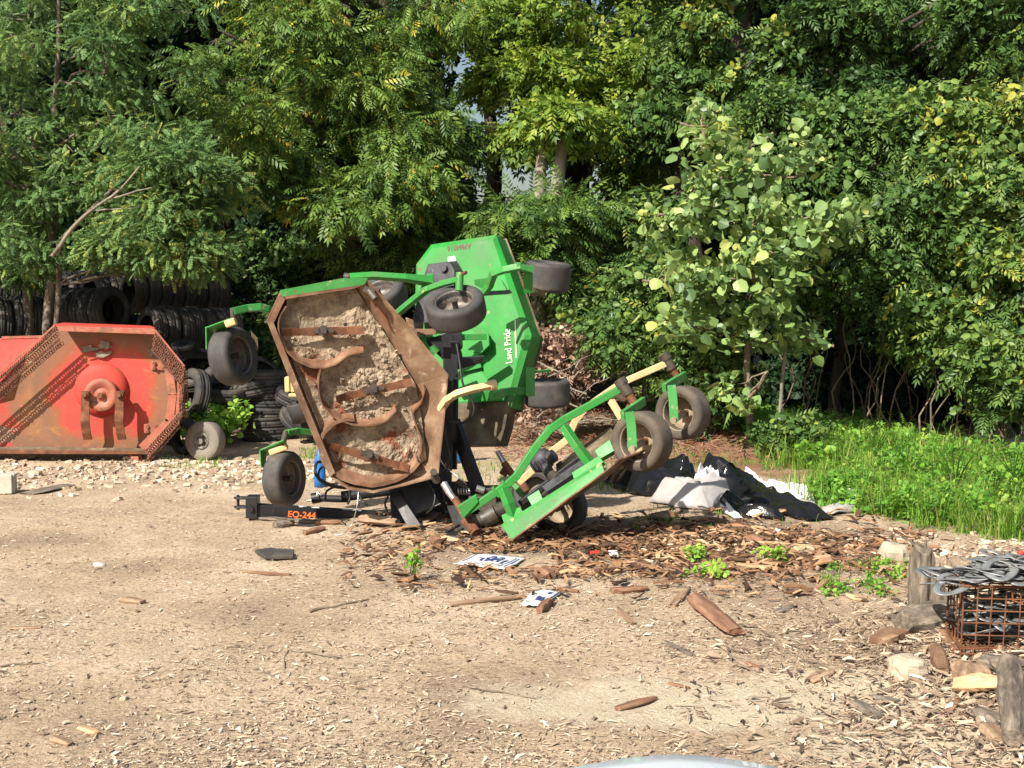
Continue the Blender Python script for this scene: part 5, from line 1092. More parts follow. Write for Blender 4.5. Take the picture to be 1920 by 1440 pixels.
# ================================================================ plastic tarps and bags
def heapsheet(name, pts, wid, hgt, matn, label, cat, fold=5.0, seed=1, nseg=90, nw=44, sharp=.55):
    """crumpled sheet heaped along a ground line: pts pixels on the ground"""
    P_ = [G(*p) for p in pts]; L_ = [0]
    for i in range(len(P_)-1): L_.append(L_[-1]+(P_[i+1]-P_[i]).length)
    V = []; 
    for i in range(nseg+1):
        s = L_[-1]*i/nseg; j = max(q for q in range(len(P_)-1) if L_[q] <= s+1e-9); t = (s-L_[j])/(L_[j+1]-L_[j]); c = P_[j].lerp(P_[j+1], t)
        d = (P_[min(j+1, len(P_)-1)]-P_[j]).normalized(); sd_ = Vector((-d.y, d.x, 0)).normalized(); u = i/nseg
        wv = wid[0]*(1-u)+wid[1]*u; hv = hgt[0]*(1-u)+hgt[1]*u; endk = min(1, math.sin(math.pi*min(max(u, .0), 1))*3+.12)
        for k_ in range(nw+1):
            v = 2*k_/nw-1; o_ = Vector((seed*7.3, seed*1.7, 0))
            a = noise.noise(Vector((s*fold*.5, v*1.3, 0))+o_); b_ = 1-abs(noise.noise(Vector((s*fold*.6+v*1.6, v*1.6-s*1.2, 3))+o_))*2.4
            env = max(0, 1-abs(v)**3)**.8*endk
            h = env*hv*(.62+.40*a+.17*b_*sharp+.20*min(.6, (lambda q: q[1]-q[0])(noise.voronoi(Vector((s*3+v*.6, v*1.4-s, 5))+o_)[0])))-.04*hv*env
            edge = 1+.22*noise.noise(Vector((s*3, v*.5, 8))+o_)
            p = c+sd_*v*wv/2*edge; p.z = gz(p.x, p.y)+.012+max(0, h)+.012*(noise.noise((s*6, v*6, seed))+.5); V.append(p)
    F = [(i*(nw+1)+j, (i+1)*(nw+1)+j, (i+1)*(nw+1)+j+1, i*(nw+1)+j+1) for i in range(nseg) for j in range(nw)]
    m = MB(); m.add(V, F, True); o = m.build(name, C[matn], label=label, cat=cat)
    sm = o.modifiers.new('thickness', 'SOLIDIFY'); sm.thickness = .004; return o
heapsheet('black_tarp', [(1165, 905), (1225, 925), (1300, 930)], (.45, .55), (.26, .34), 'blackfilm', 'crumpled black plastic sheet heaped below the raised wheels', 'tarp', 4, 1)
heapsheet('black_tarp', [(1315, 925), (1365, 935), (1400, 930)], (.5, .45), (.42, .36), 'blackfilm', 'tall shiny black plastic bundle right of the grey sheet', 'tarp', 4, 2)
heapsheet('black_tarp', [(1375, 925), (1440, 950), (1540, 978)], (.55, .3), (.30, .10), 'blackfilm', 'long twisted black plastic trailing into the grass', 'tarp', 5, 3)
heapsheet('grey_sheet', [(1250, 940), (1300, 952), (1362, 945)], (.46, .36), (.27, .36), 'greyfilm', 'dirty grey plastic sheet draped in the middle of the black heap', 'sheet', 2.5, 4)
heapsheet('black_tarp', [(1205, 918), (1250, 908), (1300, 915)], (.35, .3), (.20, .34), 'blackfilm', 'black plastic fold between the raised wheel and the grey sheet', 'tarp', 6, 21)
heapsheet('black_tarp', [(1352, 955), (1400, 968), (1470, 975)], (.22, .2), (.20, .10), 'blackfilm', 'low front fold of black plastic lying before the tall bundle', 'tarp', 7, 22)
heapsheet('white_edge_strip', [(1395, 905), (1420, 918), (1432, 930)], (.06, .06), (.22, .14), 'whitefilm', 'white hem edge at the back of the black plastic', 'scrap', 5, 23, 30, 16)
heapsheet('white_scrap', [(1490, 948), (1530, 952)], (.14, .10), (.07, .05), 'greyfilm', 'flat pale scrap beside the end of the trailing black plastic', 'scrap', 5, 24, 30, 16)
heapsheet('white_sheet', [(1312, 945), (1330, 930), (1345, 938)], (.18, .20), (.42, .38), 'whitefilm', 'bright white strip of plastic over the grey sheet', 'sheet', 3, 5)
heapsheet('white_bag', [(1425, 935), (1465, 935), (1505, 945)], (.34, .30), (.24, .18), 'whitefilm', 'white plastic bag with pink marks behind the black plastic', 'bag', 3.5, 6)
heapsheet('white_scrap', [(1150, 905), (1175, 912)], (.2, .25), (.14, .16), 'whitefilm', 'white plastic edge poking from the left of the black heap', 'bag', 4, 7, 30, 20)
heapsheet('grey_scrap', [(1540, 965), (1580, 960), (1650, 950)], (.26, .2), (.10, .08), 'greyfilm', 'grey white plastic scrap lying in the grass edge', 'scrap', 5, 8)
heapsheet('blue_scrap', [(1575, 935), (1600, 935), (1640, 930)], (.22, .15), (.16, .07), 'whitefilm', 'torn white and blue wrapping in the grass', 'scrap', 5, 9, 40, 24)
heapsheet('white_edge_strip', [(1345, 952), (1372, 968), (1385, 975)], (.10, .08), (.14, .05), 'whitefilm', 'white hem strip running down in front of the black bundle', 'scrap', 5, 10, 30, 16)
heapsheet('cardboard_scrap', [(1222, 975), (1262, 968)], (.16, .18), (.05, .04), 'rustpale', 'brown cardboard flap in front of the black heap', 'cardboard', 5, 11, 20, 16)
# ================================================================ papers
def paper(c4, label, lines, curl=.03):
    P_ = [G(*p, up=.02) for p in c4]; m = MB(); nn = 16; V = []
    def at(u, v):
        p = (P_[0].lerp(P_[1], u)).lerp(P_[3].lerp(P_[2], u), v); p = p.copy(); p.z += curl*(1-v)**2*.9+.008*math.sin(u*3+1)*(.4+v*.6)+.014*noise.noise((u*3, v*3, c4[0][0])); return p
    curl *= .5
    V = [at(i/nn, j/nn) for i in range(nn+1) for j in range(nn+1)]; F = [(i*(nn+1)+j, (i+1)*(nn+1)+j, (i+1)*(nn+1)+j+1, i*(nn+1)+j+1) for i in range(nn) for j in range(nn)]
    m.add(V, F, True); o = m.build('printed_sign', C['white'], label=label, cat='paper sign'); sm = o.modifiers.new('thickness', 'SOLIDIFY'); sm.thickness = .004; sm.offset = -1
    b = MB()
    for (u0, v0, u1, v1, w_) in lines:
        a = at(u0, v0); c = at(u1, v1); mid = at((u0+u1)/2, (v0+v1)/2); t = (c-a).normalized(); s_ = Vector((-t.y, t.x, 0)).normalized()*w_/2; z = Vector((0, 0, .0035))
        b.add([a-s_+z, mid-s_+z, c-s_+z, c+s_+z, mid+s_+z, a+s_+z], [(0, 1, 4, 5), (1, 2, 3, 4)])
    b.build('print', C['bluetext'], o); return o
# letters seen from the far side of the sheet: u runs right, v runs away
def glyph(ch, u, v, w_, h, flip=1):
    S_ = {'V': [((0, 1), (.5, 0)), ((.5, 0), (1, 1))], 'A': [((0, 0), (.5, 1)), ((.5, 1), (1, 0)), ((.22, .4), (.78, .4))], 'L': [((0, 0), (0, 1)), ((0, 0), (1, 0))], 'E': [((0, 0), (0, 1)), ((0, 0), (1, 0)), ((0, .5), (.8, .5)), ((0, 1), (1, 1))],
          'M': [((0, 0), (0, 1)), ((0, 1), (.5, .4)), ((.5, .4), (1, 1)), ((1, 1), (1, 0))], 'H': [((0, 0), (0, 1)), ((1, 0), (1, 1)), ((0, .5), (1, .5))], 'T': [((0, 1), (1, 1)), ((.5, 0), (.5, 1))]}[ch]
    return [(u+a[0]*w_, v+a[1]*h, u+b[0]*w_, v+b[1]*h, .022) for a, b in S_]
ln = glyph('V', .38, .42, .11, .30)+glyph('A', .40, .74, .11, .12)+glyph('M', .55, .42, .11, .30)+glyph('A', .56, .76, .10, .10)+glyph('L', .76, .35, .05, .35)+glyph('E', .30, .5, .04, .14)
ln += [(.08, .22, .72, .20, .006), (.10, .12, .30, .13, .008), (.36, .12, .66, .10, .010), (.06, .9, .03, .3, .008), (.84, .1, .86, .9, .010), (.92, .15, .93, .85, .012), (.74, .25, .80, .24, .01), (.2, .6, .26, .7, .008)]
paper([(850, 1065), (946, 1075), (986, 1049), (893, 1045)], 'larger crumpled white printed sign lying on the chips near the mower', ln)
ln = glyph('H', .50, .30, .16, .24)+glyph('T', .66, .72, .10, .10)+[(.08, .2, .3, .2, .008), (.15, .45, .32, .47, .008), (.2, .6, .38, .58, .008), (.93, .1, .93, .9, .014), (.3, .1, .44, .1, .006), (.25, .7, .4, .72, .006)]
paper([(978, 1141), (1013, 1144), (1054, 1113), (1000, 1112)], 'smaller white printed sign held down by a wood scrap', ln, .015)
# ================================================================ wood pieces, stones and scraps
def chunk(name, p0, p1, wd, th, matn, label, cat, lift=.0, seed=0, h0=0.0, h1=0.0, taper=(.8, .7), sect='slab', group=None):
    a = G(*p0); b = G(*p1); a.z += h0+th*.45+lift; b.z += h1+th*.45+lift; d = b-a; L_ = d.length; u = d.normalized(); side = Vector((-u.y, u.x, 0)).normalized(); up = u.cross(side); up = up if up.z > 0 else -up
    nS = 9; nR = 12 if sect == 'round' else 10; m = MB(); vs = []
    for i in range(nS+1):
        t = i/nS; k_ = (taper[0]+(1-taper[0])*min(1, t*4)) if t < .3 else ((1-(1-taper[1])*max(0, (t-.6)/.4)))
        for j in range(nR):
            an = 2*math.pi*j/nR; ca, sa = math.cos(an), math.sin(an)
            if sect == 'wedge': x = ca*(1 if sa < 0 else .55+.45*abs(ca)); y = sa if sa > 0 else sa*.6
            elif sect == 'slab': x = math.copysign(abs(ca)**.45, ca); y = math.copysign(abs(sa)**.6, sa)
            else: x, y = ca, sa
            r = 1+.30*noise.noise((t*3+seed*5, j*.8, seed*3.1))+.18*noise.noise((t*9, j*2.1, seed))
            vs.append(Vector((t*L_+(.02*noise.noise((j*1.3, seed, i*.2)) if i in (0, nS) else 0), x*wd/2*r*k_, y*th/2*r*k_)))
    fs = [(i*nR+j, (i+1)*nR+j, (i+1)*nR+(j+1) % nR, i*nR+(j+1) % nR) for i in range(nS) for j in range(nR)]+[tuple(range(nR)), tuple(range(nS*nR+nR-1, nS*nR-1, -1))]
    me = bpy.data.meshes.new(name); zrot = Matrix((u, side, up)).transposed(); me.from_pydata([tuple(Vector((v.z, v.y, v.x))) for v in vs], [], fs); me.materials.append(C[matn])   # local z = grain
    o = bpy.data.objects.new(name, me); COL.objects.link(o); M4 = Matrix((up, side, u)).transposed().to_4x4(); M4.translation = a; o.matrix_world = M4
    me.polygons.foreach_set('use_smooth', [False]*len(fs))
    return tag(o, label, cat, group)
CH = [
 ('bark_slab', (1800, 1255), (1845, 1240), .07, .03, 'rustpale', 'pinkish bark slab touching the left foot of the basket', 'bark', 'slab'),
 ('wood_chunk', (1770, 1190), (1798, 1232), .08, .05, 'redwood', 'dark reddish chunk between charred log and basket', 'wood', 'slab'),
 ('bark_slab', (1690, 1150), (1725, 1165), .07, .03, 'greywood', 'grey bark flake just above the charred log', 'bark', 'slab'),
 ('stick', (1600, 1190), (1690, 1150), .022, .018, 'wood', 'thin bare stick slanting up to the stump foot', 'stick', 'round'),
 ('stick', (1560, 1240), (1640, 1165), .018, .015, 'wood', 'thin pale stick slanting across the mulch left of the stump', 'stick', 'round'),
 ('board', (1800, 1290), (1862, 1278), .09, .03, 'greywood', 'short grey board above the tan split log', 'board', 'slab'),
 ('bark_slab', (1770, 1345), (1800, 1310), .05, .025, 'redwood', 'narrow reddish bark piece left of the tan split log', 'bark', 'slab'),
 ('wood_chunk', (1640, 1310), (1680, 1322), .07, .03, 'greywood', 'flat dark wood piece in the middle of the mulch', 'wood', 'slab'),
 ('bark_slab', (1455, 1150), (1490, 1138), .06, .02, 'greywood', 'small grey bark flake right of the split log', 'bark', 'slab'),
 ('wood_chunk', (1590, 1120), (1625, 1128), .06, .03, 'palewood', 'pale wood bit just below the small weeds', 'wood', 'slab'),
 ('split_log', (1302, 1130), (1380, 1196), .15, .075, 'redwood', 'reddish split log wedge lying alone right of the two signs', 'log', 'wedge'),
 ('bark_slab', (1158, 1333), (1228, 1312), .05, .025, 'redwood', 'dark reddish bark sliver in the bare foreground', 'bark', 'slab'),
 ('wood_chunk', (1155, 1142), (1188, 1172), .05, .02, 'wood', 'small flat brown wood piece right of the smaller sign', 'wood', 'slab'),
 ('stick', (845, 1138), (985, 1122), .035, .035, 'wood', 'long round stick pointing to the smaller sign', 'stick', 'round'),
 ('wood_chunk', (1012, 1150), (1032, 1132), .055, .05, 'redwood', 'small square wood scrap holding down the smaller sign', 'wood', 'slab'),
 ('bark_slab', (1148, 1112), (1212, 1108), .07, .04, 'redwood', 'curved bark piece midway between small sign and split log', 'bark', 'slab'),
 ('bark_slab', (1260, 1140), (1290, 1108), .06, .03, 'wood', 'ragged splinter standing just left of the split log', 'bark', 'slab'),
 ('wood_chunk', (1065, 1068), (1112, 1080), .05, .04, 'palewood', 'short pale split stick right of the larger sign', 'wood', 'slab'),
 ('wood_chunk', (1018, 1078), (1034, 1086), .10, .06, 'redwood', 'dark brown block halfway between the two signs', 'wood', 'slab'),
 ('wood_chunk', (1040, 1106), (1085, 1112), .03, .025, 'redwood', 'orange red stick just above the smaller sign', 'wood', 'slab'),
 ('split_board', (1368, 1068), (1460, 1074), .09, .05, 'palewood', 'freshly split pale board beside the green seedling', 'board', 'slab'),
 ('split_board', (1400, 1022), (1538, 1030), .05, .04, 'palewood', 'long pale split stake above the seedling', 'board', 'slab'),
 ('wood_chunk', (1404, 1016), (1432, 1022), .12, .07, 'redwood', 'orange brown knotty block at the left end of the long stake', 'wood', 'slab'),
 ('split_board', (1245, 1054), (1335, 1072), .05, .03, 'palewood', 'thin pale sliver lying under the two seedlings', 'board', 'slab'),
 ('split_board', (1552, 1052), (1600, 1062), .06, .03, 'palewood', 'short pale board right of the long stake', 'board', 'slab'),
 ('bark_slab', (1530, 1050), (1570, 1082), .05, .025, 'greywood', 'grey weathered stick crossing near the short pale board', 'bark', 'slab'),
 ('wood_chunk', (228, 1128), (268, 1133), .07, .035, 'wood', 'lone brown wood chunk on the left of the yard', 'wood', 'slab'),
 ('stick', (450, 1074), (545, 1080), .03, .02, 'redwood', 'pointed reddish stick below the black wedge', 'stick', 'slab'),
 ('wood_block', (470, 973), (545, 977), .10, .03, 'greywood', 'flat grey board under the hitch end of the beam', 'board', 'slab'),
 ('wood_block', (540, 979), (600, 981), .10, .03, 'greywood', 'grey flat board under the orange lettering', 'board', 'slab'),
 ('log_piece', (592, 985), (640, 984), .06, .05, 'redwood', 'round reddish log end under the black beam', 'log', 'round'),
 ('wood_chunk', (515, 990), (550, 985), .10, .06, 'greywood', 'dark bark lump in front of the beam lettering', 'wood', 'slab'),
 ('log_piece', (570, 1004), (608, 994), .05, .045, 'redwood', 'short broken branch in front of the beam', 'log', 'round'),
 ('log_piece', (675, 984), (745, 990), .13, .10, 'wood', 'orange brown split log under the right of the beam', 'log', 'wedge'),
 ('board', (785, 990), (855, 950), .10, .03, 'wood', 'brown board propped toward the black frame foot', 'board', 'slab'),
 ('bark_slab', (765, 995), (830, 960), .08, .02, 'greywood', 'grey splintered slab leaning under the frame', 'bark', 'slab'),
 ('board', (50, 928), (128, 910), .22, .02, 'greywood', 'grey flat board right of the concrete block', 'board', 'slab'),
 ('stick', (1600, 1325), (1650, 1352), .07, .04, 'greywood', 'brown short stick at the lower edge of the mulch', 'stick', 'slab'),
 ('stick', (1245, 1206), (1300, 1232), .035, .02, 'greywood', 'thin grey stick below the reddish split log', 'stick', 'slab'),
 ('stick', (1398, 1244), (1428, 1256), .02, .015, 'redwood', 'tiny reddish stick on the pale bare strip', 'stick', 'slab'),
 ('stick', (1255, 1283), (1292, 1292), .02, .014, 'redwood', 'tiny red brown stick in the middle foreground', 'stick', 'slab'),
 ('bark_slab', (20, 1180), (78, 1178), .04, .015, 'wood', 'pale curled bark strip at the left edge', 'bark', 'slab'),
 ('wood_chunk', (100, 1388), (132, 1400), .05, .025, 'wood', 'flat brown wood chip in the lower left corner', 'wood', 'slab'),
 ('wood_chunk', (150, 1368), (182, 1378), .04, .02, 'palewood', 'pale wood chip in the lower left', 'wood', 'slab'),
 ('log_piece', (1690, 1192), (1790, 1168), .20, .16, 'greywood', 'charred grey log lying below the upright stump', 'log', 'round'),
 ('wood_chunk', (1645, 1215), (1690, 1196), .14, .07, 'rustpale', 'peeling pinkish wood chunk left of the charred log', 'wood', 'slab'),
 ('log_piece', (1790, 1302), (1880, 1300), .13, .10, 'palewood', 'tan split log near the right edge', 'log', 'wedge'),
 ('log_piece', (1893, 1262), (1900, 1408), .13, .12, 'greywood', 'grey forked log with sawn end at the lower right', 'log', 'round'),
 ('bark_slab', (1850, 1245), (1925, 1262), .16, .06, 'greywood', 'pale peeling slab below the wire basket', 'bark', 'slab'),
 ('wood_chunk', (1838, 1340), (1880, 1362), .12, .04, 'greywood', 'dark slate like slab left of the forked log', 'wood', 'slab'),
 ('wood_chunk', (1845, 1370), (1875, 1400), .08, .05, 'wood', 'brown bark lump left of the sawn end', 'wood', 'slab'),
 ('wood_chunk', (1752, 1225), (1770, 1265), .08, .06, 'rustpale', 'pale crumbling bark piece left of the basket foot', 'wood', 'slab'),
 ('stick', (1655, 1298), (1790, 1278), .03, .02, 'greywood', 'thin grey stick across the mulch heap', 'stick', 'slab'),
 ('bark_slab', (1520, 1280), (1560, 1262), .07, .03, 'wood', 'tan bark curl on the left slope of the mulch', 'bark', 'slab'),
]
for i, (nm, p0, p1, wd, th_, mt, lab, cat, sec) in enumerate(CH):
    h1 = .10 if 'propped' in lab or 'leaning' in lab else 0
    chunk(nm, p0, p1, wd, th_, mt, lab, cat, seed=i+1, sect=sec, h1=h1)
def stone(px, py, size, label, matn='stone', name='stone', sd_=1, flat=.6):
    c = G(px, py); m = MB(); V = []; n1, n2 = 12, 18
    for i in range(n1+1):
        for j in range(n2):
            a = math.pi*i/n1; b = 2*math.pi*j/n2; d = Vector((math.sin(a)*math.cos(b), math.sin(a)*math.sin(b), math.cos(a)*flat))
            d2 = Vector((math.copysign(abs(d.x)**.7, d.x), math.copysign(abs(d.y)**.7, d.y), math.copysign(abs(d.z)**.8, d.z))); V.append(c+d2*size*(1+.22*noise.noise(d*1.8+Vector((sd_*3, 0, 0)))+.1*noise.noise(d*5+Vector((sd_, 0, 0))))+Vector((0, 0, size*flat*.55)))
    F = [(i*n2+j, i*n2+(j+1) % n2, (i+1)*n2+(j+1) % n2, (i+1)*n2+j) for i in range(n1) for j in range(n2)]
    m.add(V, F, False); m.build(name, C[matn], label=label, cat='stone')
stone(1702, 1262, .10, 'flat pale stone half sunk in the mulch', sd_=2, flat=.55)
stone(1676, 1052, .11, 'whitish angular rock behind the upright stump', sd_=3, flat=.8)
stone(1690, 1020, .05, 'small white stone above the whitish rock', sd_=4)
stone(66, 893, .07, 'pinkish stone right of the concrete block', sd_=5)
stone(232, 1192+120, .018, 'tiny white pebble in the lower left foreground', sd_=6)
stone(1820, 1275, .09, 'yellowish stone below the wire basket', 'wood', sd_=7)
# concrete block
c = G(14, 925); m = MB(); M_ = Matrix.Rotation(.15, 3, 'Z')
m.box(c+Vector((-.14, 0, .10)), (.40, .20, .19), M_); m.box(c+Vector((.065, .03, .10)), (.02, .12, .19), M_); m.build('concrete_block', C['concrete'], bevel=.008, label='pale concrete block at the left edge below the red cutter', cat='block')
# stump post
sp_ = G(1737, 1135); st = thing('stump', 'upright rotten wood post splitting in two beside the wire basket', 'stump', sp_)
def post(dx, dy, h, r, lean, sd__, nm='trunk_half'):
    m = MB(); V = []; nS, nR = 16, 22
    for i in range(nS+1):
        t = i/nS
        for j in range(nR):
            a = 2*math.pi*j/nR; rr = r*(1+.42*noise.noise((math.cos(a)*1.6+sd__, math.sin(a)*1.6, t*1.2))+.26*noise.noise((math.cos(a)*5, math.sin(a)*5+sd__, t*.8)))*(1.12-.2*t)
            top = .16*noise.noise((math.cos(a)*2, math.sin(a)*2, sd__)) if i == nS else 0
            V.append(sp_+Vector((dx+rr*math.cos(a)+lean*t, dy+rr*math.sin(a), -.03+t*h+top*t)))
    m.add(V, [(i*nR+j, i*nR+(j+1) % nR, (i+1)*nR+(j+1) % nR, (i+1)*nR+j) for i in range(nS) for j in range(nR)]+[tuple(range(nS*nR, nS*nR+nR))]); m.build(nm, C['greywood'], st)
post(-.035, 0, .36, .072, .0, 1); post(.085, -.02, .27, .045, -.05, 4)
m = MB(); a = sp_+Vector((-.02, -.02, .34)); m.sq([a+Vector((0, 0, 0)), a+Vector((-.14, .03, .09))], .03, .012); m.build('splinter', C['greywood'], st)
# basket with rings
Bc = G(1800, 1242); YB = Bc.y
bk = thing('wire_basket', 'rusty wire basket full of grey rings at the right edge', 'basket', Bc)
def grid(o_, u, v, nu, nv, mb, r=.0042):
    for i in range(nu+1): mb.tube([o_+u*i/nu+Vector((random.uniform(-.003, .003), 0, 0)), o_+u*i/nu+v], r, 5)
    for j in range(nv+1): mb.tube([o_+v*j/nv, o_+v*j/nv+u], r, 5)
bx0 = Bc+Vector((0, 0, .02)); ux_ = Vector((.55, -.06, 0)); uy_ = Vector((.05, .36, 0)); uz_ = Vector((.012, 0, .37))
m = MB(); grid(bx0+uz_*.16, ux_, uz_*.84, 8, 5, m); m.build('front_grid', C['rust'], bk)
m = MB(); grid(bx0+uz_*.16, uy_, uz_*.84, 5, 5, m); m.build('side_grid', C['rust'], bk)
m = MB(); grid(bx0+uy_+uz_*.16, ux_, uz_*.84, 8, 5, m); m.build('back_grid', C['rust'], bk)
m = MB(); grid(bx0+uz_*.14, ux_, uy_, 8, 6, m); m.build('bottom_grid', C['rust'], bk)
m = MB(); m.tube([bx0+uz_, bx0+uz_+ux_, bx0+uz_+ux_+uy_, bx0+uz_+uy_, bx0+uz_], .007, 6); grid(bx0, ux_*.45, uz_*.14, 4, 2, m, .005); m.tube([bx0+uz_*.96+ux_*.42, bx0+uz_*.82+ux_*.43, bx0+uz_*.78+ux_*.5, bx0+uz_*.88+ux_*.6], .006, 6); m.build('rim_wire', C['rust'], bk)
RINGM = mat('grey_galvanised_rings', [(.3, (.16, .165, .17)), (.7, (.38, .39, .39))], 9, rough=.4, metal=.4, bump=.1, over=[((.16, .10, .07), 7, .6, .72)])
m = MB()
Vr = []; nu_, nv_ = 40, 6
for i in range(nu_):
    a = 2*math.pi*i/nu_; q = 1+.12*math.cos(2*a); cx_ = Vector((.095*q*math.cos(a), .06*math.sin(a)*(1+.1*math.cos(a)), .003*math.sin(3*a))); 
    nrm_ = Vector((math.cos(a), math.sin(a), 0))
    for j in range(nv_): b_ = 2*math.pi*j/nv_; Vr.append(cx_+nrm_*.023*math.cos(b_)+Vector((0, 0, .0035*math.sin(b_))))
m.add(Vr, [(i*nv_+j, ((i+1) % nu_)*nv_+j, ((i+1) % nu_)*nv_+(j+1) % nv_, i*nv_+(j+1) % nv_) for i in range(nu_) for j in range(nv_)], True)
ring0 = m.build('metal_ring', RINGM, org=(0, 0, 0)); rings = []
for i in range(120):
    t = random.random()
    if i < 62: # heap on top, spreading left
        x = random.gauss(.24, .16); y = random.uniform(.02, .32); x = max(-.04, min(.62, x)); top = .13*math.exp(-((x-.33)/.22)**2); z = .37+random.uniform(.0, 1)*top+.01; grp = 'grey rings heaped over the basket'; lab = 'flat grey metal ring in the heap on top of the wire basket'
    else: x = random.uniform(.08, .48); y = random.uniform(.06, .30); z = random.uniform(.09, .34); grp = 'grey rings inside the basket'; lab = 'grey metal ring inside the rusty wire basket'
    rings.append((x, y, z, lab, grp))
for i, (x, y, z, lab, grp) in enumerate(rings):
    o = ring0 if i == 0 else ring0.copy()
    if i: COL.objects.link(o)
    o.location = Bc+Vector((x, y, z)); o.rotation_euler = (random.gauss(.1, .15), random.gauss(0, .15), random.random()*6.28); s = random.uniform(.75, 1.15); o.scale = (s, s, s); tag(o, lab, 'ring', grp)
heap_c = Bc
CLR, tt, PP_, NN, LL = newmat('clear_wrinkled_plastic'); PP_.inputs['Base Color'].default_value = (.75, .76, .78, 1); PP_.inputs['Roughness'].default_value = .22; PP_.inputs['Alpha'].default_value = .45
b_ = NN('ShaderNodeBump'); b_.inputs['Strength'].default_value = .7; tcx = NN('ShaderNodeTexCoord').outputs['Object']; n_n = nz(NN, LL, tcx, 18, 5, .6); LL(n_n.outputs[0], b_.inputs['Height']); LL(b_.outputs[0], PP_.inputs['Normal'])
m = MB(); V = []
for i in range(25):
    for j in range(25):
        u = i/24; v = j/24; p = Bc+Vector((.29+.24*u+.05*v, -.07-.03*math.sin(v*4+u*3)+.02*noise.noise((u*4, v*4, 0)), .40-.24*v*(.55+.6*u)+.03*noise.noise((u*3, v*3, 4)))); V.append(p)
m.add(V, [(i*25+j, (i+1)*25+j, (i+1)*25+j+1, i*25+j+1) for i in range(24) for j in range(24)], True); m.build('clear_plastic_bag', CLR, label='clear wrinkled plastic bag hanging over the basket corner', cat='bag')
c = Bc+Vector((.33, .1, .53)); m = MB(); m.lathe([(0, 0), (.018, 0), (.016, .015), (.006, .02), (0, .02)], c, (.2, 0, 1), 14, False); m.build('red_scrap', C['red'], label='small red plastic scrap on top of the grey rings', cat='scrap')
# small litter
c = G(186, 1060); m = MB(); m.lathe([(0, .0), (.04, .0), (.043, .008), (.04, .012), (0, .012)], c, (0.1, -.1, 1), 24, False); m.build('white_disc', C['white'], label='flat round white disc lying alone on the left of the yard', cat='disc')
m = MB(); P_ = [G(478, 1040, .01), G(498, 1052, .01), G(550, 1051, .01), G(552, 1040, .01), G(505, 1036, .01)]; m.prism(P_, (0, 0, .03)); m.build('black_wedge', C['rubber'], bevel=.006, label='pointed black rubber slab lying left of the larger sign', cat='rubber piece')
c = G(1147, 1046); heapsheet('white_scrap', [(1138, 1046), (1160, 1047)], (.07, .06), (.05, .05), 'whitefilm', 'small white crumpled scrap on the bark', 'scrap', 6, 12, 16, 12)
C['redplas'] = mat('red_plastic', [(.3, (.55, .03, .02)), (.7, (.75, .06, .04))], 8, rough=.4)
heapsheet('red_scrap', [(1104, 1046), (1126, 1045)], (.05, .06), (.04, .04), 'redplas', 'small bright red scrap left of the white one', 'scrap', 6, 13, 16, 12)
# twigs on the ground
for i, (p0, p1, r, lab) in enumerate((((880, 1292), (1005, 1312), .006, 'long thin curved twig in the centre foreground'), ((640, 1235), (540, 1222), .006, 'thin dark twig in the left foreground'), ((540, 1222), (548, 1290), .005, 'short dark twig crossing the thin one'), ((0, 1252), (85, 1245), .006, 'straight pale twig at the left edge'), ((580, 1150), (690, 1126), .011, 'forked grey twig below the black wedge'), ((1020, 1112), (1090, 1098), .005, 'pale twig beside the smaller sign'), ((1840, 1090), (1778, 1052), .006, 'bent straw stalk by the basket'))):
    a = G(*p0, .01); b = G(*p1, .01); m = MB(); limb(m, a, b, r, r*.5, 10, .06); m.build('twig', C['twig'], label=lab, cat='twig')
# brush pile of dead branches with tan leaves right of the upright deck
bp = thing('brush_pile', 'pile of cut dead branches with pinkish tan leaves right of the upright deck', 'brush', G(1010, 812))
m = MB()
for i in range(70):
    a = W(random.uniform(950, 1110), random.uniform(700, 800), random.uniform(16.2, 17.8)); a.z = max(a.z, gz(a.x, a.y)+.02); b = a+Vector((random.uniform(-.7, .7), random.uniform(-.3, .3), random.uniform(-.1, .5))); limb(m, a, b, random.uniform(.006, .016), .004, 5, .1)
for p in (((1005, 750), (1095, 690)), ((965, 775), (1030, 760)), ((1050, 810), (1010, 735)), ((980, 760), (930, 790)), ((1000, 800), (1055, 765)), ((1040, 745), (1100, 770)), ((1012, 775), (985, 700)), ((1075, 700), (1110, 640))):
    a = W(*p[0], 16.6); b = W(*p[1], 16.5); limb(m, a, b, .02, .008, 7, .06)
m.build('branches', C['barkpale'], bp)
DEADL = leafmat('dead_tan_leaf', [(0, (.10, .055, .04)), (.5, (.30, .19, .14)), (1, (.50, .36, .28))], .15, .7, .2)
cen = clumps_from([(1040, 665, 16.9, 75, 60, .5, 26), (1000, 740, 16.8, 60, 45, .5, 14), (1090, 690, 17, 40, 50, .4, 10)]); V, T, tn = crown_arrays('vine', cen, 16, .26, .7, .4, .5, .3, .7, .9)
npmesh('dead_leaves', V, T, DEADL, bp, {'tone': tn}, loc=ORG[bp])
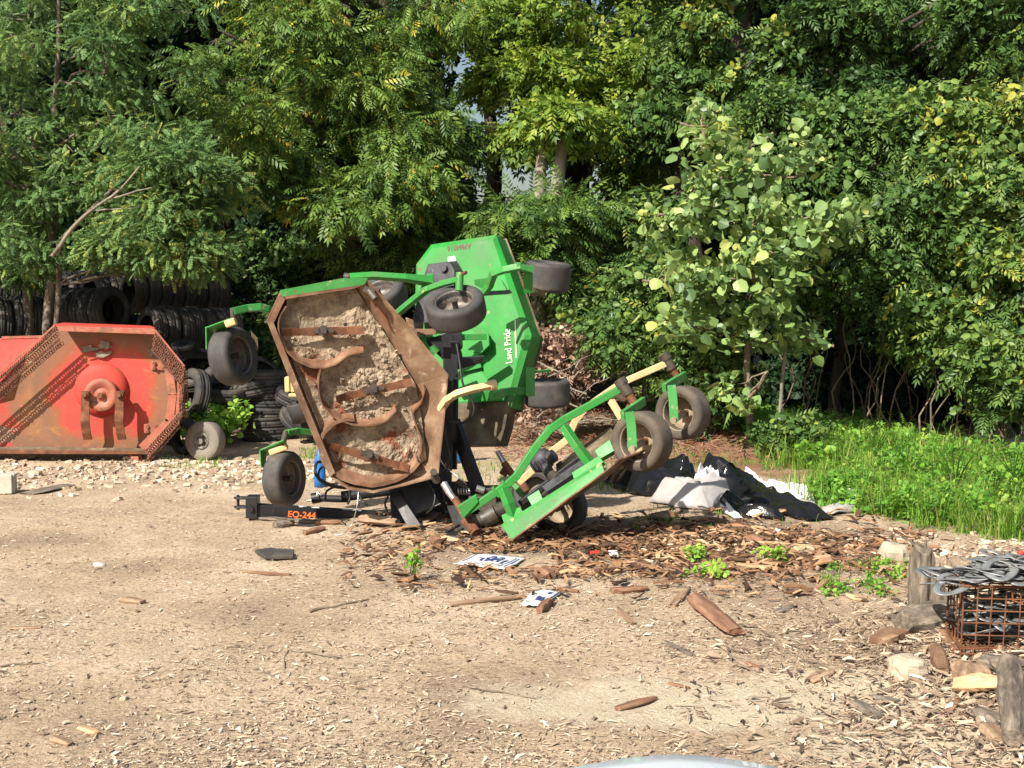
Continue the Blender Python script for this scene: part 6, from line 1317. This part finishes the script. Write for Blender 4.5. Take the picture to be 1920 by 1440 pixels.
# ================================================================ grass and weeds
def blades(name, pts, hmin, hmax, wd, lm, kindlab, tmean=.5, lean=.5, **kw):
    n = len(pts); h = hmin+(hmax-hmin)*RNG.random(n)**1.6; a = RNG.random(n)*6.28; b0 = np.stack([pts[:, 0], pts[:, 1], gh(pts[:, 0], pts[:, 1])-.01], 1)
    d = np.stack([np.cos(a), np.sin(a), 0*a], 1); s = np.stack([-np.sin(a), np.cos(a), 0*a], 1); k_ = (lean*RNG.random(n)*h)[:, None]; hz = np.stack([0*h, 0*h, h], 1); w_ = (wd*(.6+.8*RNG.random(n)))[:, None]
    V = np.stack([b0-s*w_, b0+s*w_, b0+hz*.55+d*k_*.35-s*w_*.8, b0+hz*.55+d*k_*.35+s*w_*.8, b0+hz*(.95-.2*lean)+d*k_*1.2], 1).reshape(-1, 3)
    T = (np.arange(n)[:, None, None]*5+np.array([(0, 1, 3), (0, 3, 2), (2, 3, 4)])[None]).reshape(-1, 3)
    tone = np.repeat(np.clip(RNG.normal(tmean, .28, n), 0, 1), 5); return npmesh(name, V, T, lm, attrs={'tone': tone}, **kw)
GR = leafmat('grass_blade', [(0, (.05, .14, .02)), (.5, (.15, .31, .04)), (.85, (.25, .41, .06)), (1, (.42, .42, .14))], .35, .5)
def patch(n, wins):
    out = []
    for (x0, x1, y0, y1, w_) in wins: out.append(scatter_px(int(n*w_), x0, x1, y0, y1))
    return np.concatenate(out)
def gmask(x, y):   # main green patch at the right, irregular front edge
    e = 10.3+1.5*vnoise(x*1.3, y*.2, 4)-.55*(x-3.2); return sstep(e, e+.7, y)
def gm2(x, y): return gmask(x, y)*(1-sstep(15.2, 16.8, y))*sstep(3.1, 4.3, x-.03*(y-12)+1.1*vnoise(x*1.5, y*1.5, 8))*(.04+.96*np.clip(vnoise(x*2.3, y*2.3, 5)*2.6-.8, 0, 1))
ct = scatter_px(3000, 1430, 2050, 800, 1040, gm2); per_ = RNG.integers(6, 26, len(ct)); pts = np.repeat(ct, per_, 0)+RNG.normal(0, .045, (int(per_.sum()), 2))
blades('grass_understorey', scatter_px(13000, 1430, 2050, 800, 1040, gm2), .03, .16, .006, GR, '', .4, .9, kind='stuff', label='low dense grass under the taller blades at right')
blades('grass', pts, .12, .55, .0045, GR, '', .6, 1.35, kind='stuff', label='long bright green grass along the right edge')
pts = patch(9000, [(1080, 1450, 812, 880, .45), (1440, 1540, 900, 985, .12), (1180, 1420, 960, 1000, .08), (560, 600, 820, 860, .05), (1580, 1720, 1060, 1120, .16), (300, 420, 855, 880, .05), (860, 960, 850, 920, .06), (1540, 1600, 1080, 1115, .05), (1110, 1200, 880, 930, .05)])
pts = pts[RNG.random(len(pts)) < np.clip(vnoise(pts[:, 0]*3, pts[:, 1]*3, 6)*2.2-.5, 0, 1)]
blades('short_grass', pts, .03, .13, .004, GR, '', .45, kind='stuff', label='thin patches of short grass around the bare ground')
def weeds(name, wins, n, kind, per, rad, h, label, mask=None, tm=.6, scl=1.0):
    pts = patch(n, wins)
    if mask is not None: pts = pts[RNG.random(len(pts)) < mask(pts[:, 0], pts[:, 1])]
    cen = np.stack([pts[:, 0], pts[:, 1], gh(pts[:, 0], pts[:, 1])+h*(.35+.8*RNG.random(len(pts)))], 1)
    V, T, tn = crown_arrays(kind, cen, per, rad, .8, -.2, tm, .2, scl, .6); return npmesh(name, V, T, LM['weed'], attrs={'tone': tn}, kind='stuff', label=label)
weeds('ground_weeds', [(1560, 2020, 800, 985, 1)], 1100, 'weed', 8, .14, .17, 'broad-leaved green weeds in the right hand grass', lambda x, y: gm2(x, y)*.85, .5, .62)
weeds('broad_weeds', [(1500, 2020, 800, 985, 1)], 260, 'burdock', 6, .12, .16, 'rounder broad leaves mixed into the right hand weeds', lambda x, y: gm2(x, y)*.8, .6, .6)
weeds('ground_cover', [(1180, 1560, 770, 845, .6), (1380, 1700, 780, 850, .6)], 520, 'vine', 10, .16, .10, 'low leafy cover under the cottonwood and vines', None, .6, .6)
weeds('seedlings', [(1560, 1720, 1065, 1125, 1)], 26, 'weed', 7, .07, .04, 'small green weeds left of the upright stump', None, .55, .35)
# countable tall plants
def plant(px, py, Y, h, n, kind, per, label, name='weed_plant', scl=.6, spread=.12, tm=.7):
    b = G(px, py); root = thing(name, label, 'plant', b); m = MB(); cen = []
    for i in range(n):
        a = random.random()*6.28; tip = b+Vector((math.cos(a)*spread*random.uniform(.3, 1.2), math.sin(a)*spread*random.uniform(.3, 1.2), h*random.uniform(.5, 1))); limb(m, b, tip, .004, .002, 5, .1); cen.append(tuple(tip))
    m.build('stem', C['twig'] if kind == 'x' else LM['weed'], root); 
    V, T, tn = crown_arrays(kind, np.array(cen), per, spread*.6, .6, 0, tm, .15, scl, .5); npmesh('leaves', V, T, LM['weed'], root, {'tone': tn}, loc=b)
plant(405, 838, 0, .48, 34, 'burdock', 5, 'leafy lime green plant growing against the tyre stack', scl=.75, spread=.36, tm=.8)
plant(365, 838, 0, .32, 14, 'burdock', 5, 'leafy green plant just right of the chain guard end', scl=.7, spread=.25, tm=.75)
plant(775, 1090, 0, .24, 7, 'weed', 2, 'single thin green sprout in front of the frame', 'seedling', .35, .035)
plant(1303, 1060, 0, .14, 6, 'weed', 3, 'small bright seedling on the bark, left of two', 'seedling', .5, .06, .9)
plant(1445, 1062, 0, .13, 6, 'weed', 3, 'small seedling just above the fresh pale board', 'seedling', .5, .06, .9)
plant(1325, 1085, 0, .07, 6, 'weed', 3, 'low bright green sprig below the seedlings', 'seedling', .5, .08, .9)
plant(1520, 880, 0, .22, 9, 'burdock', 2, 'broad-leaved plant on the red soil mound', 'weed_plant', .8, .16, .7)
for i, (px, py, h) in enumerate(((1790, 940, .75), (1590, 880, .45), (1555, 870, .42), (1860, 960, .55), (1700, 900, .5), (1640, 870, .5), (1900, 930, .6))):
    b = G(px, py); m = MB()
    for j in range(9):
        a = random.random()*6.28; hh = h*random.uniform(.6, 1); ln_ = [b+Vector((math.cos(a)*.22*t*t*hh/.5, math.sin(a)*.15*t*t, hh*(t-.25*t*t*random.random()))) for t in (0, .3, .6, .85, 1)]
        m.tube(ln_, [.005, .007, .006, .004, .001], 3, False, False)
    m.build('tall_grass', GR, label='tall clump of grass blades in the weeds at right', cat='grass clump', group='tall grass clumps in the weeds')
# ================================================================ the car we look over: front end just below the view
car = thing('pickup_truck', 'white car bonnet just showing at the bottom edge', 'car', (.30, 1.6, 0))
cxr = .30
def hood(u, v):
    """u across -1..1, v 0 rear..1 front"""
    x = cxr+u*.80; y = .9+1.55*v; z = 1.080+.03*(1-abs(u)**2.2)+.055*math.exp(-(u*.8/.26)**2)-.06*v**2-.30*max(0, v-.90)/.1*.35-.10*max(0, abs(u)-.85)/.15
    return Vector((x, y, z))
m = MB(); nu_, nv_ = 40, 30; V = [hood(-1+2*i/nu_, j/nv_) for i in range(nu_+1) for j in range(nv_+1)]
m.add(V, [(i*(nv_+1)+j, (i+1)*(nv_+1)+j, (i+1)*(nv_+1)+j+1, i*(nv_+1)+j+1) for i in range(nu_) for j in range(nv_)], True); o = m.build('bonnet', C['carpaint'], car); sm = o.modifiers.new('thickness', 'SOLIDIFY'); sm.thickness = .012
m = MB(); m.box((cxr, 2.44, .55), (1.60, .06, .60)); m.box((cxr-.86, 1.65, .62), (.12, 1.55, .62)); m.box((cxr+.86, 1.65, .62), (.12, 1.55, .62)); m.build('front_body', C['carpaint'], car, bevel=.04)
m = MB(); m.box((cxr, 2.48, .72), (.8, .03, .2)); m.build('grille', C['black'], car, bevel=.01)
for s_ in (-1, 1):
    m = MB(); m.box((cxr+s_*.62, 2.47, .78), (.28, .06, .14)); m.build('headlight', C['darkglass'], car, bevel=.02)
    wheel((cxr+s_*.78, 1.75, .36), (1, 0, 0), .36, .22, car, 'rubber_dark', 'rim', name='wheel')
